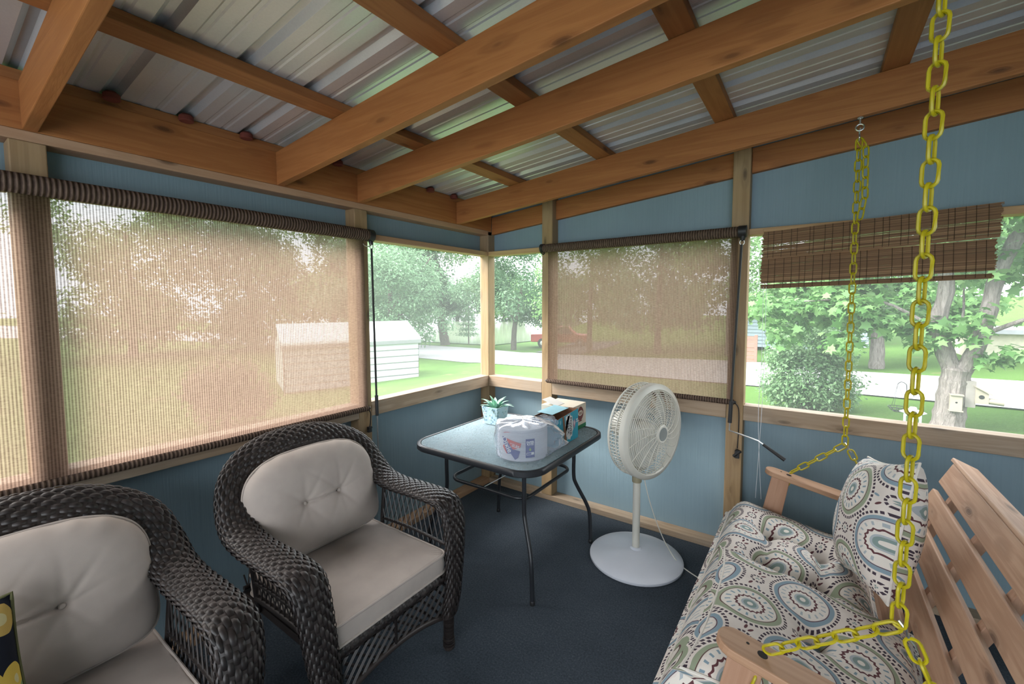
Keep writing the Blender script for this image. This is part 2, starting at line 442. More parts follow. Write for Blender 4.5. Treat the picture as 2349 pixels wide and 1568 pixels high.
b = MB(); b.box(-0.089, XR+0.1, YN-0.1, 0.089, -0.03, 0.0)
struct(b.build('floor', CARPET, smooth=False), 'dark navy outdoor carpet covering the whole porch floor', 'floor')
b = MB(); b.box(-0.12, XR+0.12, YN-0.12, 0.12, -0.30, -0.031); struct(b.build('trim_1', W['grey_x'], smooth=False), 'wooden deck platform under the porch carpet', 'deck')

# left wall siding: panel under the sill, panel over the header
b = MB(); b.box(-0.105, -0.0895, YN, 0.089, 0.0, 0.86); b.box(-0.105, -0.0895, YN, 0.089, 1.93, 2.31)
struct(b.build('wall_left', SIDING, smooth=False), 'light blue panelled wall below and above the left windows', 'wall')
b = MB(); b.box(-0.105, XR, 0.0895, 0.105, 0.0, 0.86)
fn = lambda x, z, d: (x, d, z)
b.extrude([(-0.105, 1.93), (XR, 1.93), (XR, 2.30+SL*XR), (-0.105, 2.30)], fn, 0.0895, 0.105)
struct(b.build('wall_back', SIDING, smooth=False), 'light blue panelled wall behind the table, fan and swing, with a sloping top', 'wall')
b = MB(); b.box(XR+0.0895, XR+0.105, YN, 0.089, 0.0, 2.30+SL*XR)
struct(b.build('wall_right', SIDING, smooth=False), 'blue wall closing the far right end of the porch', 'wall')
b = MB(); b.box(-0.089, XR, YN-0.105, YN-0.0895, 0.0, 0.55)
struct(b.build('wall_front', SIDING, smooth=False), 'low blue wall on the open side behind the viewer', 'wall')

# posts
POSTS = [((-0.089, 0.0, 0.0, 0.089), 2.11, 'corner post where the two window walls meet'),
         ((-0.089, 0.0, -1.262, -1.173), 2.0765, 'left wall post beside the small corner window'),
         ((-0.089, 0.0, -2.584, -2.494), 2.0765, 'knotty left wall post behind the wide shade, under the leftmost rafter'),
         ((-0.089, 0.0, -3.90, -3.811), 2.0765, 'left wall post beyond the picture edge'),
         ((0.515, 0.605, -0.001, 0.0885), 2.30+SL*0.53, 'slim back wall post at the left end of the back shade'),
         ((1.803, 1.893, -0.001, 0.0885), 2.30+SL*1.80, 'back wall post between the back shade and the bamboo blind'),
         ((3.10, 3.19, -0.001, 0.0885), 2.30+SL*3.10, 'back wall post right of the bamboo blind, past the picture edge'),
         ((XR, XR+0.089, 0.0, 0.089), 2.30+SL*XR, 'far right corner post'),
         ((XR, XR+0.089, YN-0.089, YN), 2.30+SL*XR, 'near right corner post'),
         ((-0.089, 0.0, YN-0.089, YN), 2.0765, 'near left corner post'),
         ((2.20, 2.29, YN-0.089, YN), 2.30+SL*2.20, 'post on the open side behind the viewer')]
for (x0, x1, y0, y1), zt, lab in POSTS:
    b = MB(); b.box(x0, x1, y0, y1, 0.0402 if (y0 > -0.1 or x0 < 0) and (x0 < 0 or y0 > -0.1) else 0.0, zt)
    struct(b.build('post', W['post'], smooth=False, bevel=0.004), 'square pine '+lab, 'post')

# floor plates
b = MB(); b.box(-0.089, 0.0, YN, 0.089, 0.0, 0.04); struct(b.build('baseboard_left', W['pine_y'], smooth=False, bevel=0.003), 'raw pine floor plate along the foot of the left wall', 'baseboard')
b = MB(); b.box(0.0, XR, 0.0, 0.089, 0.0, 0.04); struct(b.build('baseboard_back', W['grey_x'], smooth=False, bevel=0.003), 'raw pine floor plate along the foot of the back wall', 'baseboard')

# sills and headers between the posts
n_trim = [1]
def trim(x0, x1, y0, y1, z0, z1, m, lab, cat='sill'):
    n_trim[0] += 1
    b = MB(); b.box(x0, x1, y0, y1, z0, z1)
    return struct(b.build('trim_%d' % n_trim[0], m, smooth=False, bevel=0.003), lab, cat)
gl = [(-1.173, 0.0, 'of the small corner window'), (-2.494, -1.262, 'behind the wide left shade'), (-3.811, -2.584, 'of the window at the left picture edge'), (YN, -3.90, 'past the left picture edge')]
for y0, y1, lab in gl:
    trim(-0.088, 0.0, y0+0.0005, y1-0.0005, 0.831, 0.92, W['grey_y'], 'weathered board sill on the left wall '+lab)
    trim(-0.088, 0.0, y0+0.0005, y1-0.0005, 1.907, 1.943, W['pine_y'], 'pine header board on the left wall '+lab, 'header')
gb = [(0.0, 0.515, 'of the narrow corner window'), (0.605, 1.803, 'under the back shade'), (1.893, 3.10, 'of the window under the bamboo blind'), (3.19, XR, 'past the right picture edge')]
for x0, x1, lab in gb:
    trim(x0+0.0005, x1-0.0005, 0.0, 0.088, 0.831, 0.92, W['grey_x'], 'weathered board sill on the back wall '+lab)
    trim(x0+0.0005, x1-0.0005, 0.0, 0.088, 1.907, 1.943, W['pine_x'], 'pine header board on the back wall '+lab, 'header')
# insect screens in the openings
k = 0
for y0, y1, lab in gl:
    k += 1
    b = MB(); b.add([(-0.075, y0, 0.92), (-0.075, y1, 0.92), (-0.075, y1, 1.907), (-0.075, y0, 1.907)], [(0, 1, 2, 3)])
    struct(b.build('window_%d' % k, SCREEN, smooth=False), 'insect screen in the left wall opening '+lab, 'window')
for x0, x1, lab in gb:
    k += 1
    b = MB(); b.add([(x0, 0.075, 0.92), (x1, 0.075, 0.92), (x1, 0.075, 1.907), (x0, 0.075, 1.907)], [(0, 1, 2, 3)])
    struct(b.build('window_%d' % k, SCREEN, smooth=False), 'insect screen in the back wall opening '+lab, 'window')

# eave plate, rim beam, rake beam
b = MB(); b.box(-0.10, 0.0, YN, 0.0495, 2.077, 2.112); struct(b.build('top_plate', W['pine_y'], smooth=False, bevel=0.003), 'thin pale top plate lying on the left wall posts', 'beam')
b = MB(); b.box(-0.04, -0.001, YN, 0.0495, 2.1125, 2.274); struct(b.build('rim_beam', W['raf_y'], smooth=False, bevel=0.003), 'orange brown eave beam that the rafters butt into', 'beam')
for x0, x1, lab in ((-0.0005, 0.5145, 'in the corner'), (0.6055, 1.8025, 'above the back shade'), (1.8935, 3.0995, 'above the bamboo blind'), (3.1905, XR, 'past the right picture edge')):
    b = MB(); b.extrude([(x0, 2.086+0.0965*x0), (x1, 2.086+0.0965*x1), (x1, 2.086+0.0965*x1+0.14), (x0, 2.086+0.0965*x0+0.14)], lambda x, z, d: (x, d, z), 0.05, 0.088)
    struct(b.build('rake_beam', W['raf_x'], smooth=False, bevel=0.003), 'orange brown sloping beam along the back wall '+lab, 'beam')
# rafters
RAF = [(-0.382, 'nearest the back wall, carrying the far swing chain'), (-1.238, 'second from the back wall, close beside the third'), (-1.703, 'third from the back wall, carrying the near swing chain'), (-2.55, 'leftmost in the picture, above the knotty post'), (-3.40, 'overhead behind the viewer'), (-4.25, 'last one on the open side')]
for y, lab in RAF:
    b = MB(); b.extrude([(0.0, 2.113), (XR, 2.113+SL*XR), (XR, 2.272+SL*XR), (0.0, 2.272)], lambda x, z, d: (x, d, z), y, y+0.038)
    struct(b.build('rafter', W['raf_x'], smooth=False, bevel=0.003), 'orange stained rafter '+lab, 'rafter')
# purlins over the rafters
for x, lab in ((-0.039, 'lying on the eave beam'), (0.475, 'first in from the eave'), (1.115, 'second in from the eave'), (1.765, 'third in from the eave'), (2.415, 'fourth in from the eave, at the upper right'), (3.05, 'fifth, out of the picture'), (3.70, 'sixth, out of the picture')):
    xw = 0.089 if x > 0 else 0.038
    b = MB(); z0 = 2.2735
    b.hexa([(x, YN, z0+SL*x), (x+xw, YN, z0+SL*(x+xw)), (x+xw, 0.088, z0+SL*(x+xw)), (x, 0.088, z0+SL*x)],
           [(x, YN, z0+.036+SL*x), (x+xw, YN, z0+.036+SL*(x+xw)), (x+xw, 0.088, z0+.036+SL*(x+xw)), (x, 0.088, z0+.036+SL*x)])
    struct(b.build('purlin', W['pur_y'], smooth=False, bevel=0.002), 'flat brown roof purlin crossing the rafters, '+lab, 'purlin')
# ribbed metal roof
prof = []
y = -1.403-15*0.236; PITCH = 0.236
while y < 0.35:
    for dy, dz in ((0, 0), (0.018, 0.020), (0.040, 0.020), (0.058, 0), (0.100, 0), (0.106, 0.0028), (0.118, 0.0028), (0.124, 0), (0.165, 0), (0.171, 0.0028), (0.183, 0.0028), (0.189, 0)):
        prof.append((y+dy, dz))
    y += PITCH
RIB0 = -1.403-15*PITCH
b = MB(); z0 = 2.311
P = [[(x, yy, z0+SL*x+dz) for x in (-0.30, 1.0, 2.2, XR+0.3)] for yy, dz in prof]
b.grid(P); P2 = [[(x, yy, z0+0.0008+SL*x+dz) for x in (-0.30, 1.0, 2.2, XR+0.3)] for yy, dz in prof]; b.grid(P2, flip=True)
struct(b.build('ceiling', ROOF, angle=15), 'pale grey ribbed metal roof sheets seen from below', 'roof')
# rust red plugs that close the ribs at the eave
PLUG = plain('red_foam', (0.16, 0.035, 0.022), 0.8)
first = None
kk = 0
for i in range(60):
    yy = RIB0+i*PITCH+0.029
    if yy > 0.0 or yy < -3.2: continue
    if any(abs(yy-(r[0]+0.019)) < 0.042 for r in RAF): continue
    if first is None:
        b = MB(); b.lathe([(0.001, 0.012), (0.016, 0.010), (0.026, 0.0), (0.027, -0.018), (0.024, -0.021)], 14)
        first = b.build('rib_plug', PLUG); o = first
    else: o = first.copy(); COL.objects.link(o)
    o.location = (0.022, yy, 2.308)
    tag(o, 'rust red plug closing a roof rib at the eave, number %s from the corner along the beam' % 'x', 'plug', 'rib plugs along the eave')
    kk += 1
plugs = sorted([o for o in bpy.data.objects if o.name.startswith('rib_plug')], key=lambda o: -o.location.y)
ordn = ['nearest the corner', 'second from the corner', 'third from the corner', 'fourth from the corner', 'fifth from the corner', 'sixth from the corner', 'seventh from the corner', 'eighth from the corner', 'ninth from the corner', 'tenth from the corner', 'eleventh from the corner', 'twelfth from the corner', 'thirteenth from the corner', 'fourteenth from the corner', 'fifteenth from the corner']
for o, q in zip(plugs, ordn): o['label'] = 'rust red plug under a roof rib at the left eave, '+q

# ------------------------------------------------------------------ sun shades
CLOTH_L = m_shade(0.0088, (0.115, 0.072, 0.054), (0.375, 0.260, 0.198), 0.27, 1)
CLOTH_R = m_shade(0.0088, (0.13, 0.080, 0.060), (0.44, 0.300, 0.230), 0.17, 0)
def m_roll(axis, per):
    t = NT('rolled_cloth'); co = t.objco(); a = t.n('SeparateXYZ', {0: co}).outputs[axis]
    sn = t.M('SINE', t.M('MULTIPLY', a, 2*PI/per)); st = [40.0]*3; st[axis] = 160.0
    f = t.M('ADD', t.M('MULTIPLY', sn, 0.30), t.noise(t.map(co, tuple(st)), 1.0, 3))
    c = t.ramp(f, [(0.25, (0.055, 0.036, 0.028)), (0.8, (0.165, 0.115, 0.085))])
    return t.done(t.bsdf(c, 0.85, 0, 0.1, t.bump(sn, 0.6, 0.004)))
ROLL_L = m_roll(1, 0.0088*1.6); ROLL_R = m_roll(0, 0.0088*1.6)

def roller_shade(root, axis, a0, a1, d, ztop, zbot, rr, cloth, roll, f0, f1, sgn):
    """axis: 0 runs along x, 1 along y. d = distance of the roll's axis in front of the wall, sgn = +1 towards +x or -1 towards -y."""
    P = (lambda a, o, z: (a, sgn*o, z)) if axis == 0 else (lambda a, o, z: (sgn*o, a, z))
    b = MB(); nn = 60
    for i in range(1):
        b.tube([P(a0+(a1-a0)*k/nn, d, ztop) for k in range(nn+1)], rr, 18)
    b.build('roller_tube', roll, root)
    b = MB()
    rows = []
    for i in range(25):
        z = ztop-(ztop-zbot)*i/24
        rows.append([P(f0+(f1-f0)*j/40, d-rr*0.72-0.004*math.sin(j*0.55+0.3)*math.sin(i*0.13), z) for j in range(41)])
    b.grid(rows); b.build('shade_fabric', cloth, root)
    b = MB(); b.tube([P(f0-0.004+(f1-f0+0.008)*k/nn, d-rr*0.72, zbot) for k in range(nn+1)], 0.016, 12); b.build('bottom_bar', roll, root)
    for a in (f0, f1):
        b = MB(); e = 0.03 if a == f1 else -0.03
        b.tube([P(a-e*0.05, d-rr*0.72, zbot), P(a+e*0.55, d-rr*0.72, zbot)], [0.012, 0.007], 10); b.build('bar_end_cap', BLKPL, root)
    return P

# wide shade on the left wall
t_ = thing('roller_shade', 'wide brown mesh roller shade pulled down over the left window', 'window shade', (0.05, -2.3, 1.92))
P = roller_shade(t_, 1, -3.70, -1.215, 0.052, 1.922, 0.892, 0.034, CLOTH_L, ROLL_L, -3.66, -1.222, 1)
b = MB(); b.tube([P(-1.216, 0.05, 1.922), P(-1.178, 0.05, 1.922)], 0.036, 16); b.tube([P(-1.19, 0.05, 1.90), P(-1.19, 0.055, 1.868)], [0.016, 0.011], 10); b.build('end_bracket', BLKPL, t_)
b = MB(); b.tube([P(-1.19+0.012*math.cos(q), 0.055, 1.857+0.014*math.sin(q)) for q in np.linspace(0, 2*PI, 13)], 0.0022, 6); b.tube([P(-1.222+0.028*math.cos(q), 0.06, 1.868+0.012*math.sin(q)) for q in np.linspace(PI, 2.2*PI, 10)], 0.0028, 6); b.build('gear_ring', CHROME, t_)
b = MB(); b.tube([P(-1.19, 0.056, 1.846), P(-1.183, 0.062, 0.93)], 0.0062, 8); b.tube([P(-1.1835, 0.062, 0.97), P(-1.182, 0.063, 0.845)], 0.0105, 10); pole = b.build('crank_pole', BLKPL, t_)
b = MB(); b.tube([P(-1.182, 0.063, 0.846), P(-1.180, 0.064, 0.62)], 0.004, 8); b.build('crank_rod', CHROME, t_)
b = MB(); b.tube(sub_bez([P(-1.222, 0.03, 0.888), P(-1.205, 0.03, 0.86), P(-1.20, 0.02, 0.80), P(-1.203, 0.014, 0.765)], 5), 0.0035, 6); b.build('tie_down_cord', BLKPL, t_)
b = MB(); b.obox(P(-1.20, 0.010, 0.755), (0.010, 0.010, 0.016), Matrix.Identity(3)); b.tube([P(-1.215, 0.012, 0.745), P(-1.185, 0.012, 0.768)], 0.007, 8); b.build('cord_cleat', BLKPL, t_)

# shade on the back wall
t_ = thing('roller_shade', 'narrower brown mesh roller shade on the back wall behind the fan', 'window shade', (1.2, -0.05, 1.92))
P = roller_shade(t_, 0, 0.56, 1.862, 0.052, 1.924, 0.938, 0.030, CLOTH_R, ROLL_R, 0.585, 1.842, -1)
for a, e in ((0.553, 0.012), (1.868, 0.02)):
    b = MB(); b.tube([P(a-e, 0.052, 1.924), P(a+e, 0.052, 1.924)], 0.034, 16)
    if a > 1: b.tube([P(1.872, 0.055, 1.905), P(1.868, 0.06, 1.872)], [0.017, 0.012], 10)
    else: b.tube([P(a, 0.052+0.034*math.cos(q), 1.915+0.034*math.sin(q)) for q in np.linspace(PI, 2*PI, 9)], 0.004, 6)
    b.build('end_bracket', BLKPL, t_)
b = MB(); b.tube([P(1.868+0.012*math.cos(q), 0.062, 1.862+0.014*math.sin(q)) for q in np.linspace(0, 2*PI, 13)], 0.0024, 6); b.build('gear_ring', CHROME, t_)
b = MB(); b.tube([P(1.872, 0.05, 1.93), P(1.845, 0.052, 1.93)], 0.011, 8); b.build('bracket_pin', CHROME, t_)
b = MB(); b.tube([P(1.866, 0.064, 1.85), P(1.838, 0.085, 0.90)], 0.0068, 8); b.tube([P(1.840, 0.083, 0.955), P(1.836, 0.087, 0.828)], 0.011, 10); b.build('crank_pole', BLKPL, t_)
b = MB(); b.tube([P(1.836, 0.087, 0.83), P(1.835, 0.088, 0.785), P(1.838, 0.092, 0.783), P(1.985, 0.115, 0.756), P(2.018, 0.125, 0.738)], 0.0042, 8); hnd = b.build('crank_handle', CHROME, t_)
b = MB(); b.tube([P(2.010, 0.123, 0.742), P(2.115, 0.145, 0.682)], [0.008, 0.0105], 10); b.build('handle_grip', BLKPL, hnd)
b = MB(); b.tube(sub_bez([P(1.85, 0.03, 0.935), P(1.872, 0.02, 0.90), P(1.874, 0.012, 0.78), P(1.870, 0.010, 0.66)], 5), 0.0028, 6); b.build('tie_down_cord', BLKPL, t_)
b = MB(); b.obox(P(1.870, 0.010, 0.625), (0.011, 0.010, 0.022), Matrix.Identity(3)); b.tube([P(1.852, 0.014, 0.610), P(1.888, 0.014, 0.648)], 0.009, 8); b.tube([P(1.87, 0.012, 0.655), P(1.87, 0.012, 0.645)], 0.008, 8); b.build('cord_cleat', BLKPL, t_)

# bamboo blind
def m_bamboo():
    t = NT('woven_bamboo'); isl = t.n('NewGeometry').outputs['Random Per Island']
    g = t.noise(t.map(t.objco(), (7, 200, 200)), 1.0, 3)
    c = t.ramp(t.M('ADD', t.M('MULTIPLY', isl, 0.65), t.M('MULTIPLY', g, 0.35)), [(0.1, (0.105, 0.053, 0.023)), (0.5, (0.200, 0.108, 0.050)), (0.9, (0.34, 0.20, 0.10))])
    return t.done(t.bsdf(c, 0.6, 0, 0.3))
BAMBOO = m_bamboo(); THREAD = plain('brown_thread', (0.05, 0.028, 0.016), 0.8)
t_ = thing('bamboo_blind', 'half raised woven bamboo blind over the right window', 'window blind', (2.42, -0.03, 1.75))
rng = random.Random(5)
def reeds(x0, x1, z0, z1, yf, tilt, gapz=()):
    b = MB(); z = z1
    while z > z0:
        h = rng.uniform(0.0022, 0.0062)
        gap = -0.0003 if rng.random() < 0.92 else 0.0007
        for g0, g1, gg in gapz:
            if g0 < (z-z0)/(z1-z0) < g1: gap = gg
        a0 = x0+rng.uniform(-0.006, 0.006); a1 = x1+rng.uniform(-0.006, 0.006)
        xm = (x0+x1)/2; yy = yf(z)+rng.uniform(-0.001, 0.001)
        seg = 12; pz = []
        for i in range(seg+1):
            x = a0+(a1-a0)*i/seg
            pz.append((x, z+tilt*(x-x0)+rng.uniform(-0.0005, 0.0005)))
        v = []; f = []
        for x, zz in pz:
            v += [(x, yy-0.0016, zz), (x, yy-0.0016, zz-h), (x, yy+0.0016, zz-h), (x, yy+0.0016, zz)]
        for i in range(seg):
            q = i*4
            for j in range(4): f.append((q+j, q+(j+1) % 4, q+4+(j+1) % 4, q+4+j))
        f += [(3, 2, 1, 0), (seg*4, seg*4+1, seg*4+2, seg*4+3)]
        b.add(v, f)
        z -= h+gap
    return b
T_ = 0.052
up = reeds(1.966, 2.880, 1.765, 1.915, lambda z: -0.012-0.10*(1.915-z), T_, ((0.46, 0.54, 0.0009),)).build('upper_fold', BAMBOO, t_, smooth=False)
lo = reeds(1.962, 2.868, 1.630, 1.768, lambda z: -0.016-0.12*(1.768-z), T_*0.75, ()).build('lower_fold', BAMBOO, t_, smooth=False)
bt = reeds(1.964, 2.862, 1.600, 1.622, lambda z: -0.034, T_*0.6, ()).build('bottom_slat', BAMBOO, t_, smooth=False)
for par_, z0, z1, yf, tt in ((up, 1.768, 1.914, lambda z: -0.0155-0.10*(1.915-z), T_), (lo, 1.60, 1.766, lambda z: -0.0195-0.12*(1.768-z), T_*0.72)):
    b = MB()
    for i in range(24):
        x = 1.985+i*0.0375+rng.uniform(-0.012, 0.012); o_ = tt*(x-1.966)
        b.tube([(x, yf(z1)-.0005, z1+o_), (x+.001, yf((z0+z1)/2)-.0005, (z0+z1)/2+o_), (x, yf(z0)-.0005, z0+o_)], 0.0009, 4)
    b.build('warp_thread', THREAD, par_)
b = MB(); b.box(1.966, 2.88, -0.011, -0.002, 1.918, 1.935); o = b.build('head_rail', W['pine_x'], t_, smooth=False, bevel=0.002)
for x in (1.978, 1.992):
    b = MB(); b.tube(sub_bez([(x, -0.04, 1.61), (x+0.004, -0.04, 1.2), (x-0.002, -0.042, 0.86), (x+0.004-(x-1.985)*3, -0.045, 0.40)], 6), 0.0012, 5); b.build('lift_cord', LABELWHITE, t_)

# ------------------------------------------------------------------ wicker armchairs
def weave(b, pts, nrm, wa, wb, nstr, step, core=True, hh=0.0045):
    pts = [Vector(p) for p in pts]; nrm = [Vector(n).normalized() for n in nrm]
    L = [0.0]
    for i in range(1, len(pts)): L.append(L[-1]+(pts[i]-pts[i-1]).length)
    tot = L[-1]
    def at(s):
        s = min(max(s, 0.0), tot)
        lo_ = 0
        while lo_ < len(L)-2 and L[lo_+1] < s: lo_ += 1
        f = (s-L[lo_])/max(1e-9, L[lo_+1]-L[lo_])
        p = pts[lo_].lerp(pts[lo_+1], f); n = nrm[lo_].lerp(nrm[lo_+1], f)
        i0 = max(lo_-1, 0); i1 = min(lo_+2, len(pts)-1)
        t = (pts[i1]-pts[i0]).normalized()
        n = (n-t*n.dot(t)).normalized(); wv = t.cross(n)
        k = s/tot
        A = wa(k) if callable(wa) else wa; B = wb(k) if callable(wb) else wb
        return p, n, wv, A, B
    if core:
        rows = []
        m = max(8, int(tot/0.02))
        for i in range(m+1):
            p, n, wv, A, B = at(tot*i/m)
            rows.append([p+wv*((A-0.003)*math.cos(2*PI*j/20))+n*((B-0.003)*math.sin(2*PI*j/20)) for j in range(20)])
        b.grid(rows, closev=True)
        b.add(rows[0], [tuple(range(20))]); b.add(rows[-1], [tuple(range(19, -1, -1))])
    nst = int(tot/step)
    ra = 0.88*step
    for k in range(nst+1):
        for j in range(nstr):
            if (k+j) % 2: continue
            c = k*step
            if c-ra < -step*0.6 or c+ra > tot+step*0.6: continue
            q0 = 2*PI*j/nstr; dq = 2*PI/nstr*0.47
            V = []
            for iu in range(5):
                u = -1+2*iu/4
                p, n, wv, A, B = at(c+u*ra)
                for iv in range(4):
                    v = -1+2*iv/3
                    off = hh*(1-u*u)*(1-0.55*v*v)-0.0035*abs(u)**3-0.001
                    q = q0+dq*v*(1-0.28*u*u)
                    V.append(p+wv*((A+off)*math.cos(q))+n*((B+off)*math.sin(q)))
            F = [(iu*4+iv, (iu+1)*4+iv, (iu+1)*4+iv+1, iu*4+iv+1) for iu in range(4) for iv in range(3)]
            b.add(V, F)

def lattice(b, S, n, slant, r=0.0028, seg=7, sides=4):
    for sg in (1, -1):
        for i in range(-n, 2*n):
            u0 = (i+0.5)/n; u1 = u0+sg*slant
            pts = []
            for k in range(seg+1):
                v = k/seg; u = u0+(u1-u0)*v
                if -0.001 <= u <= 1.001: pts.append(S(min(max(u, 0), 1), v, sg))
            if len(pts) >= 2: b.tube(pts, r, sides)

def wicker_chair(label, loc, rz):
    R = thing('wicker_armchair', label, 'armchair', loc, (0, 0, rz), 'wicker armchairs')
    kw = dict(world=False)
    half = [((0.335, 0.290, 0.150), (1, 0.1, 0)), ((0.352, 0.300, 0.26), (1, 0.1, 0)), ((0.350, 0.315, 0.40), (1, 0.05, 0.05)), ((0.340, 0.328, 0.53), (1, 0, 0.3)), ((0.312, 0.333, 0.612), (0.75, 0, 0.8)),
            ((0.25, 0.336, 0.640), (0.25, 0, 1)), ((0.10, 0.338, 0.640), (0, 0, 1)), ((-0.04, 0.337, 0.637), (0.03, 0, 1)), ((-0.15, 0.333, 0.655), (0.4, 0, 1)), ((-0.225, 0.322, 0.715), (0.8, -0.05, 0.6)),
            ((-0.285, 0.295, 0.785), (0.8, -0.25, 0.6)), ((-0.328, 0.230, 0.845), (0.75, -0.2, 0.75)), ((-0.352, 0.13, 0.886), (0.70, -0.08, 0.8)), ((-0.360, 0.0, 0.898), (0.68, 0, 0.82))]
    full = [(Vector(p), Vector(n)) for p, n in half]+[(Vector((p[0], -p[1], p[2])), Vector((n[0], -n[1], n[2]))) for p, n in half[-2::-1]]
    pts = sub_bez([p for p, n in full], 7); ns = sub_bez([n for p, n in full], 7)
    b = MB()
    wa = lambda k: 0.047+0.020*min(1, max(0, (min(k, 1-k)-0.05)/0.12))
    weave(b, pts, ns, wa, 0.027, 24, 0.0205, hh=0.0050)
    b.build('rolled_frame', WICKER, R, angle=70, **kw)
    for s in (1, -1):
        b = MB()
        def S(u, v, sg, s=s): return (-0.125+0.43*u, s*(0.318+0.003*sg-0.02*(1-v)), 0.385+(0.612-0.385)*v+0.01*math.sin(u*3))
        lattice(b, S, 13, 0.20, 0.0028)
        b.tube([S(u, 0.30, 0) for u in np.linspace(0, 1, 9)], 0.0075, 6); b.tube([S(u, 0.0, 0) for u in np.linspace(0, 1, 5)], 0.012, 6); b.tube([S(u, 0.97, 0) for u in np.linspace(-0.05, 1, 9)], 0.008, 6)
        b.tube([S(0, v, 0) for v in (-0.28, 0.5, 1.0)], 0.0095, 8)
        b.build('side_panel', WICKER, R, angle=70, **kw)
    b = MB()
    def S(u, v, sg):
        h = 0.36+0.50*v; hw = 0.285*math.sqrt(max(0.05, 1-max(0, (v-0.45)/0.62)**2.2))
        return (-0.262-0.085*v+0.003*sg, (2*u-1)*hw, h)
    lattice(b, S, 18, 0.16, 0.0030, 10)
    b.tube([S(u, 0.0, 0) for u in np.linspace(0, 1, 7)], 0.010, 6); b.build('back_panel', WICKER, R, angle=70, **kw)
    b = MB(); b.box(-0.27, 0.315, -0.285, 0.285, 0.315, 0.345)
    weave(b, [(0.322, -0.285+0.57*i/30, 0.333) for i in range(31)], [(1, 0, 0.5)]*31, 0.026, 0.017, 10, 0.018, hh=0.003)
    b.build('seat_base', WICKER, R, angle=50, **kw)
    b = MB()
    zb = lambda u: 0.145+0.055*(1-(2*u-1)**2)
    def S(u, v, sg): return (0.325+0.003*sg, (2*u-1)*0.275, zb(u)+(0.315-zb(u))*v)
    lattice(b, S, 12, 0.25, 0.0036, 6)
    lattice(b, lambda u, v, sg: (0.327+0.003*sg, (2*u-1)*0.275+0.007, zb(u)+(0.315-zb(u))*v), 12, 0.25, 0.0030, 6)
    b.tube([S(u, 0, 0) for u in np.linspace(0, 1, 25)], 0.013, 8)
    b.tube([S(0.5, v, 1) for v in (0, 1)], 0.008, 6)
    b.build('front_apron', WICKER, R, angle=70, **kw)
    for s in (1, -1):
        b = MB()
        prof = [(0.022, 0.0), (0.024, 0.004)]
        z = 0.01
        while z < 0.15:
            rr = 0.0245 if z < 0.045 else 0.0215
            dz = 0.011 if z < 0.045 else 0.006
            prof += [(rr+0.0022, z), (rr+0.0022, z+dz*0.6), (rr, z+dz*0.7)]; z += dz
        prof.append((0.02, 0.165))
        b.lathe(prof, 14, Matrix.Translation((0.338, s*0.285, 0.0)))
        b.build('leg', WICKER, R, **kw)
        b = MB(); b.tube([(-0.20, s*0.262, 0.33), (-0.33, s*0.290, 0.0)], [0.015, 0.012], 10); b.build('leg', BLACK, R, **kw)
    return R

chairA = wicker_chair('dark brown wicker armchair beside the glass table, fully in view', (0.60, -1.785, 0), 0.0)
chairB = copy_tree(chairA); chairB.location = (0.635, -2.675, 0); chairB.rotation_euler = (0, 0, 0.0); ROOTM[chairB.name] = Matrix.Translation(chairB.location)
chairB['label'] = 'dark brown wicker armchair at the lower left corner, partly cut off'

def rrect(w_, d_, r, n=16):
    """closed rounded rectangle, 4n points, centred."""
    out = []
    for cx, cy, a0 in ((w_/2-r, d_/2-r, 0), (-w_/2+r, d_/2-r, PI/2), (-w_/2+r, -d_/2+r, PI), (w_/2-r, -d_/2+r, 1.5*PI)):
        for k in range(n):
            a = a0+PI/2*k/(n-1); out.append((cx+r*math.cos(a), cy+r*math.sin(a)))
    dense = []
    for i, p in enumerate(out):
        q = out[(i+1) % len(out)]; L = math.hypot(q[0]-p[0], q[1]-p[1]); m = max(1, int(L/0.03))
        for k in range(m): dense.append((p[0]+(q[0]-p[0])*k/m, p[1]+(q[1]-p[1])*k/m))
    return dense

def seat_cushion(label, loc):
    R = thing('seat_cushion', label, 'cushion', loc, (0, 0, 0), 'beige seat cushions')
    ol = rrect(0.56, 0.565, 0.035); b = MB()
    ring = lambda ins, z, wob=0: [(x*(1-ins), y*(1-ins), z+wob*math.sin(i*0.83)) for i, (x, y) in enumerate(ol)]
    rows = [ring(0.06, 0), ring(0.005, 0.006), ring(0.0, 0.012), ring(-0.012, 0.045), ring(0.0, 0.082, 0.0008), ring(0.008, 0.088, 0.001)]
    for ins in (0.03, 0.06, 0.12, 0.2, 0.35, 0.5, 0.7, 0.85, 0.98):
        rows.append([(x*(1-ins), y*(1-ins), 0.088+0.016*(1-(1-ins)**2.4)+0.0014*math.sin(7*x+i*0.0)*math.sin(9*y)+(0.0018*math.sin(i*1.35) if ins < 0.1 else 0)) for i, (x, y) in enumerate(ol)])
    rows = [[p for p in r] for r in rows]
    b.grid(rows, closev=True); b.add(rows[0], [tuple(range(len(ol)-1, -1, -1))]); b.add(rows[-1], [tuple(range(len(ol)))])
    b.build('cover', BEIGE, R, world=False, angle=60)
    b = MB()
    for z in (0.011, 0.086): b.tube([(x*1.004, y*1.004, z) for x, y in ol], 0.0052, 8, closed=True)
    b.build('piping', BEIGE, R, world=False)
    return R
scA = seat_cushion('beige seat cushion on the fully visible wicker armchair', (0.655, -1.785, 0.350))
scB = copy_tree(scA); scB.location = (0.69, -2.675, 0.350); scB['label'] = 'beige seat cushion on the cut off wicker armchair, lower left'

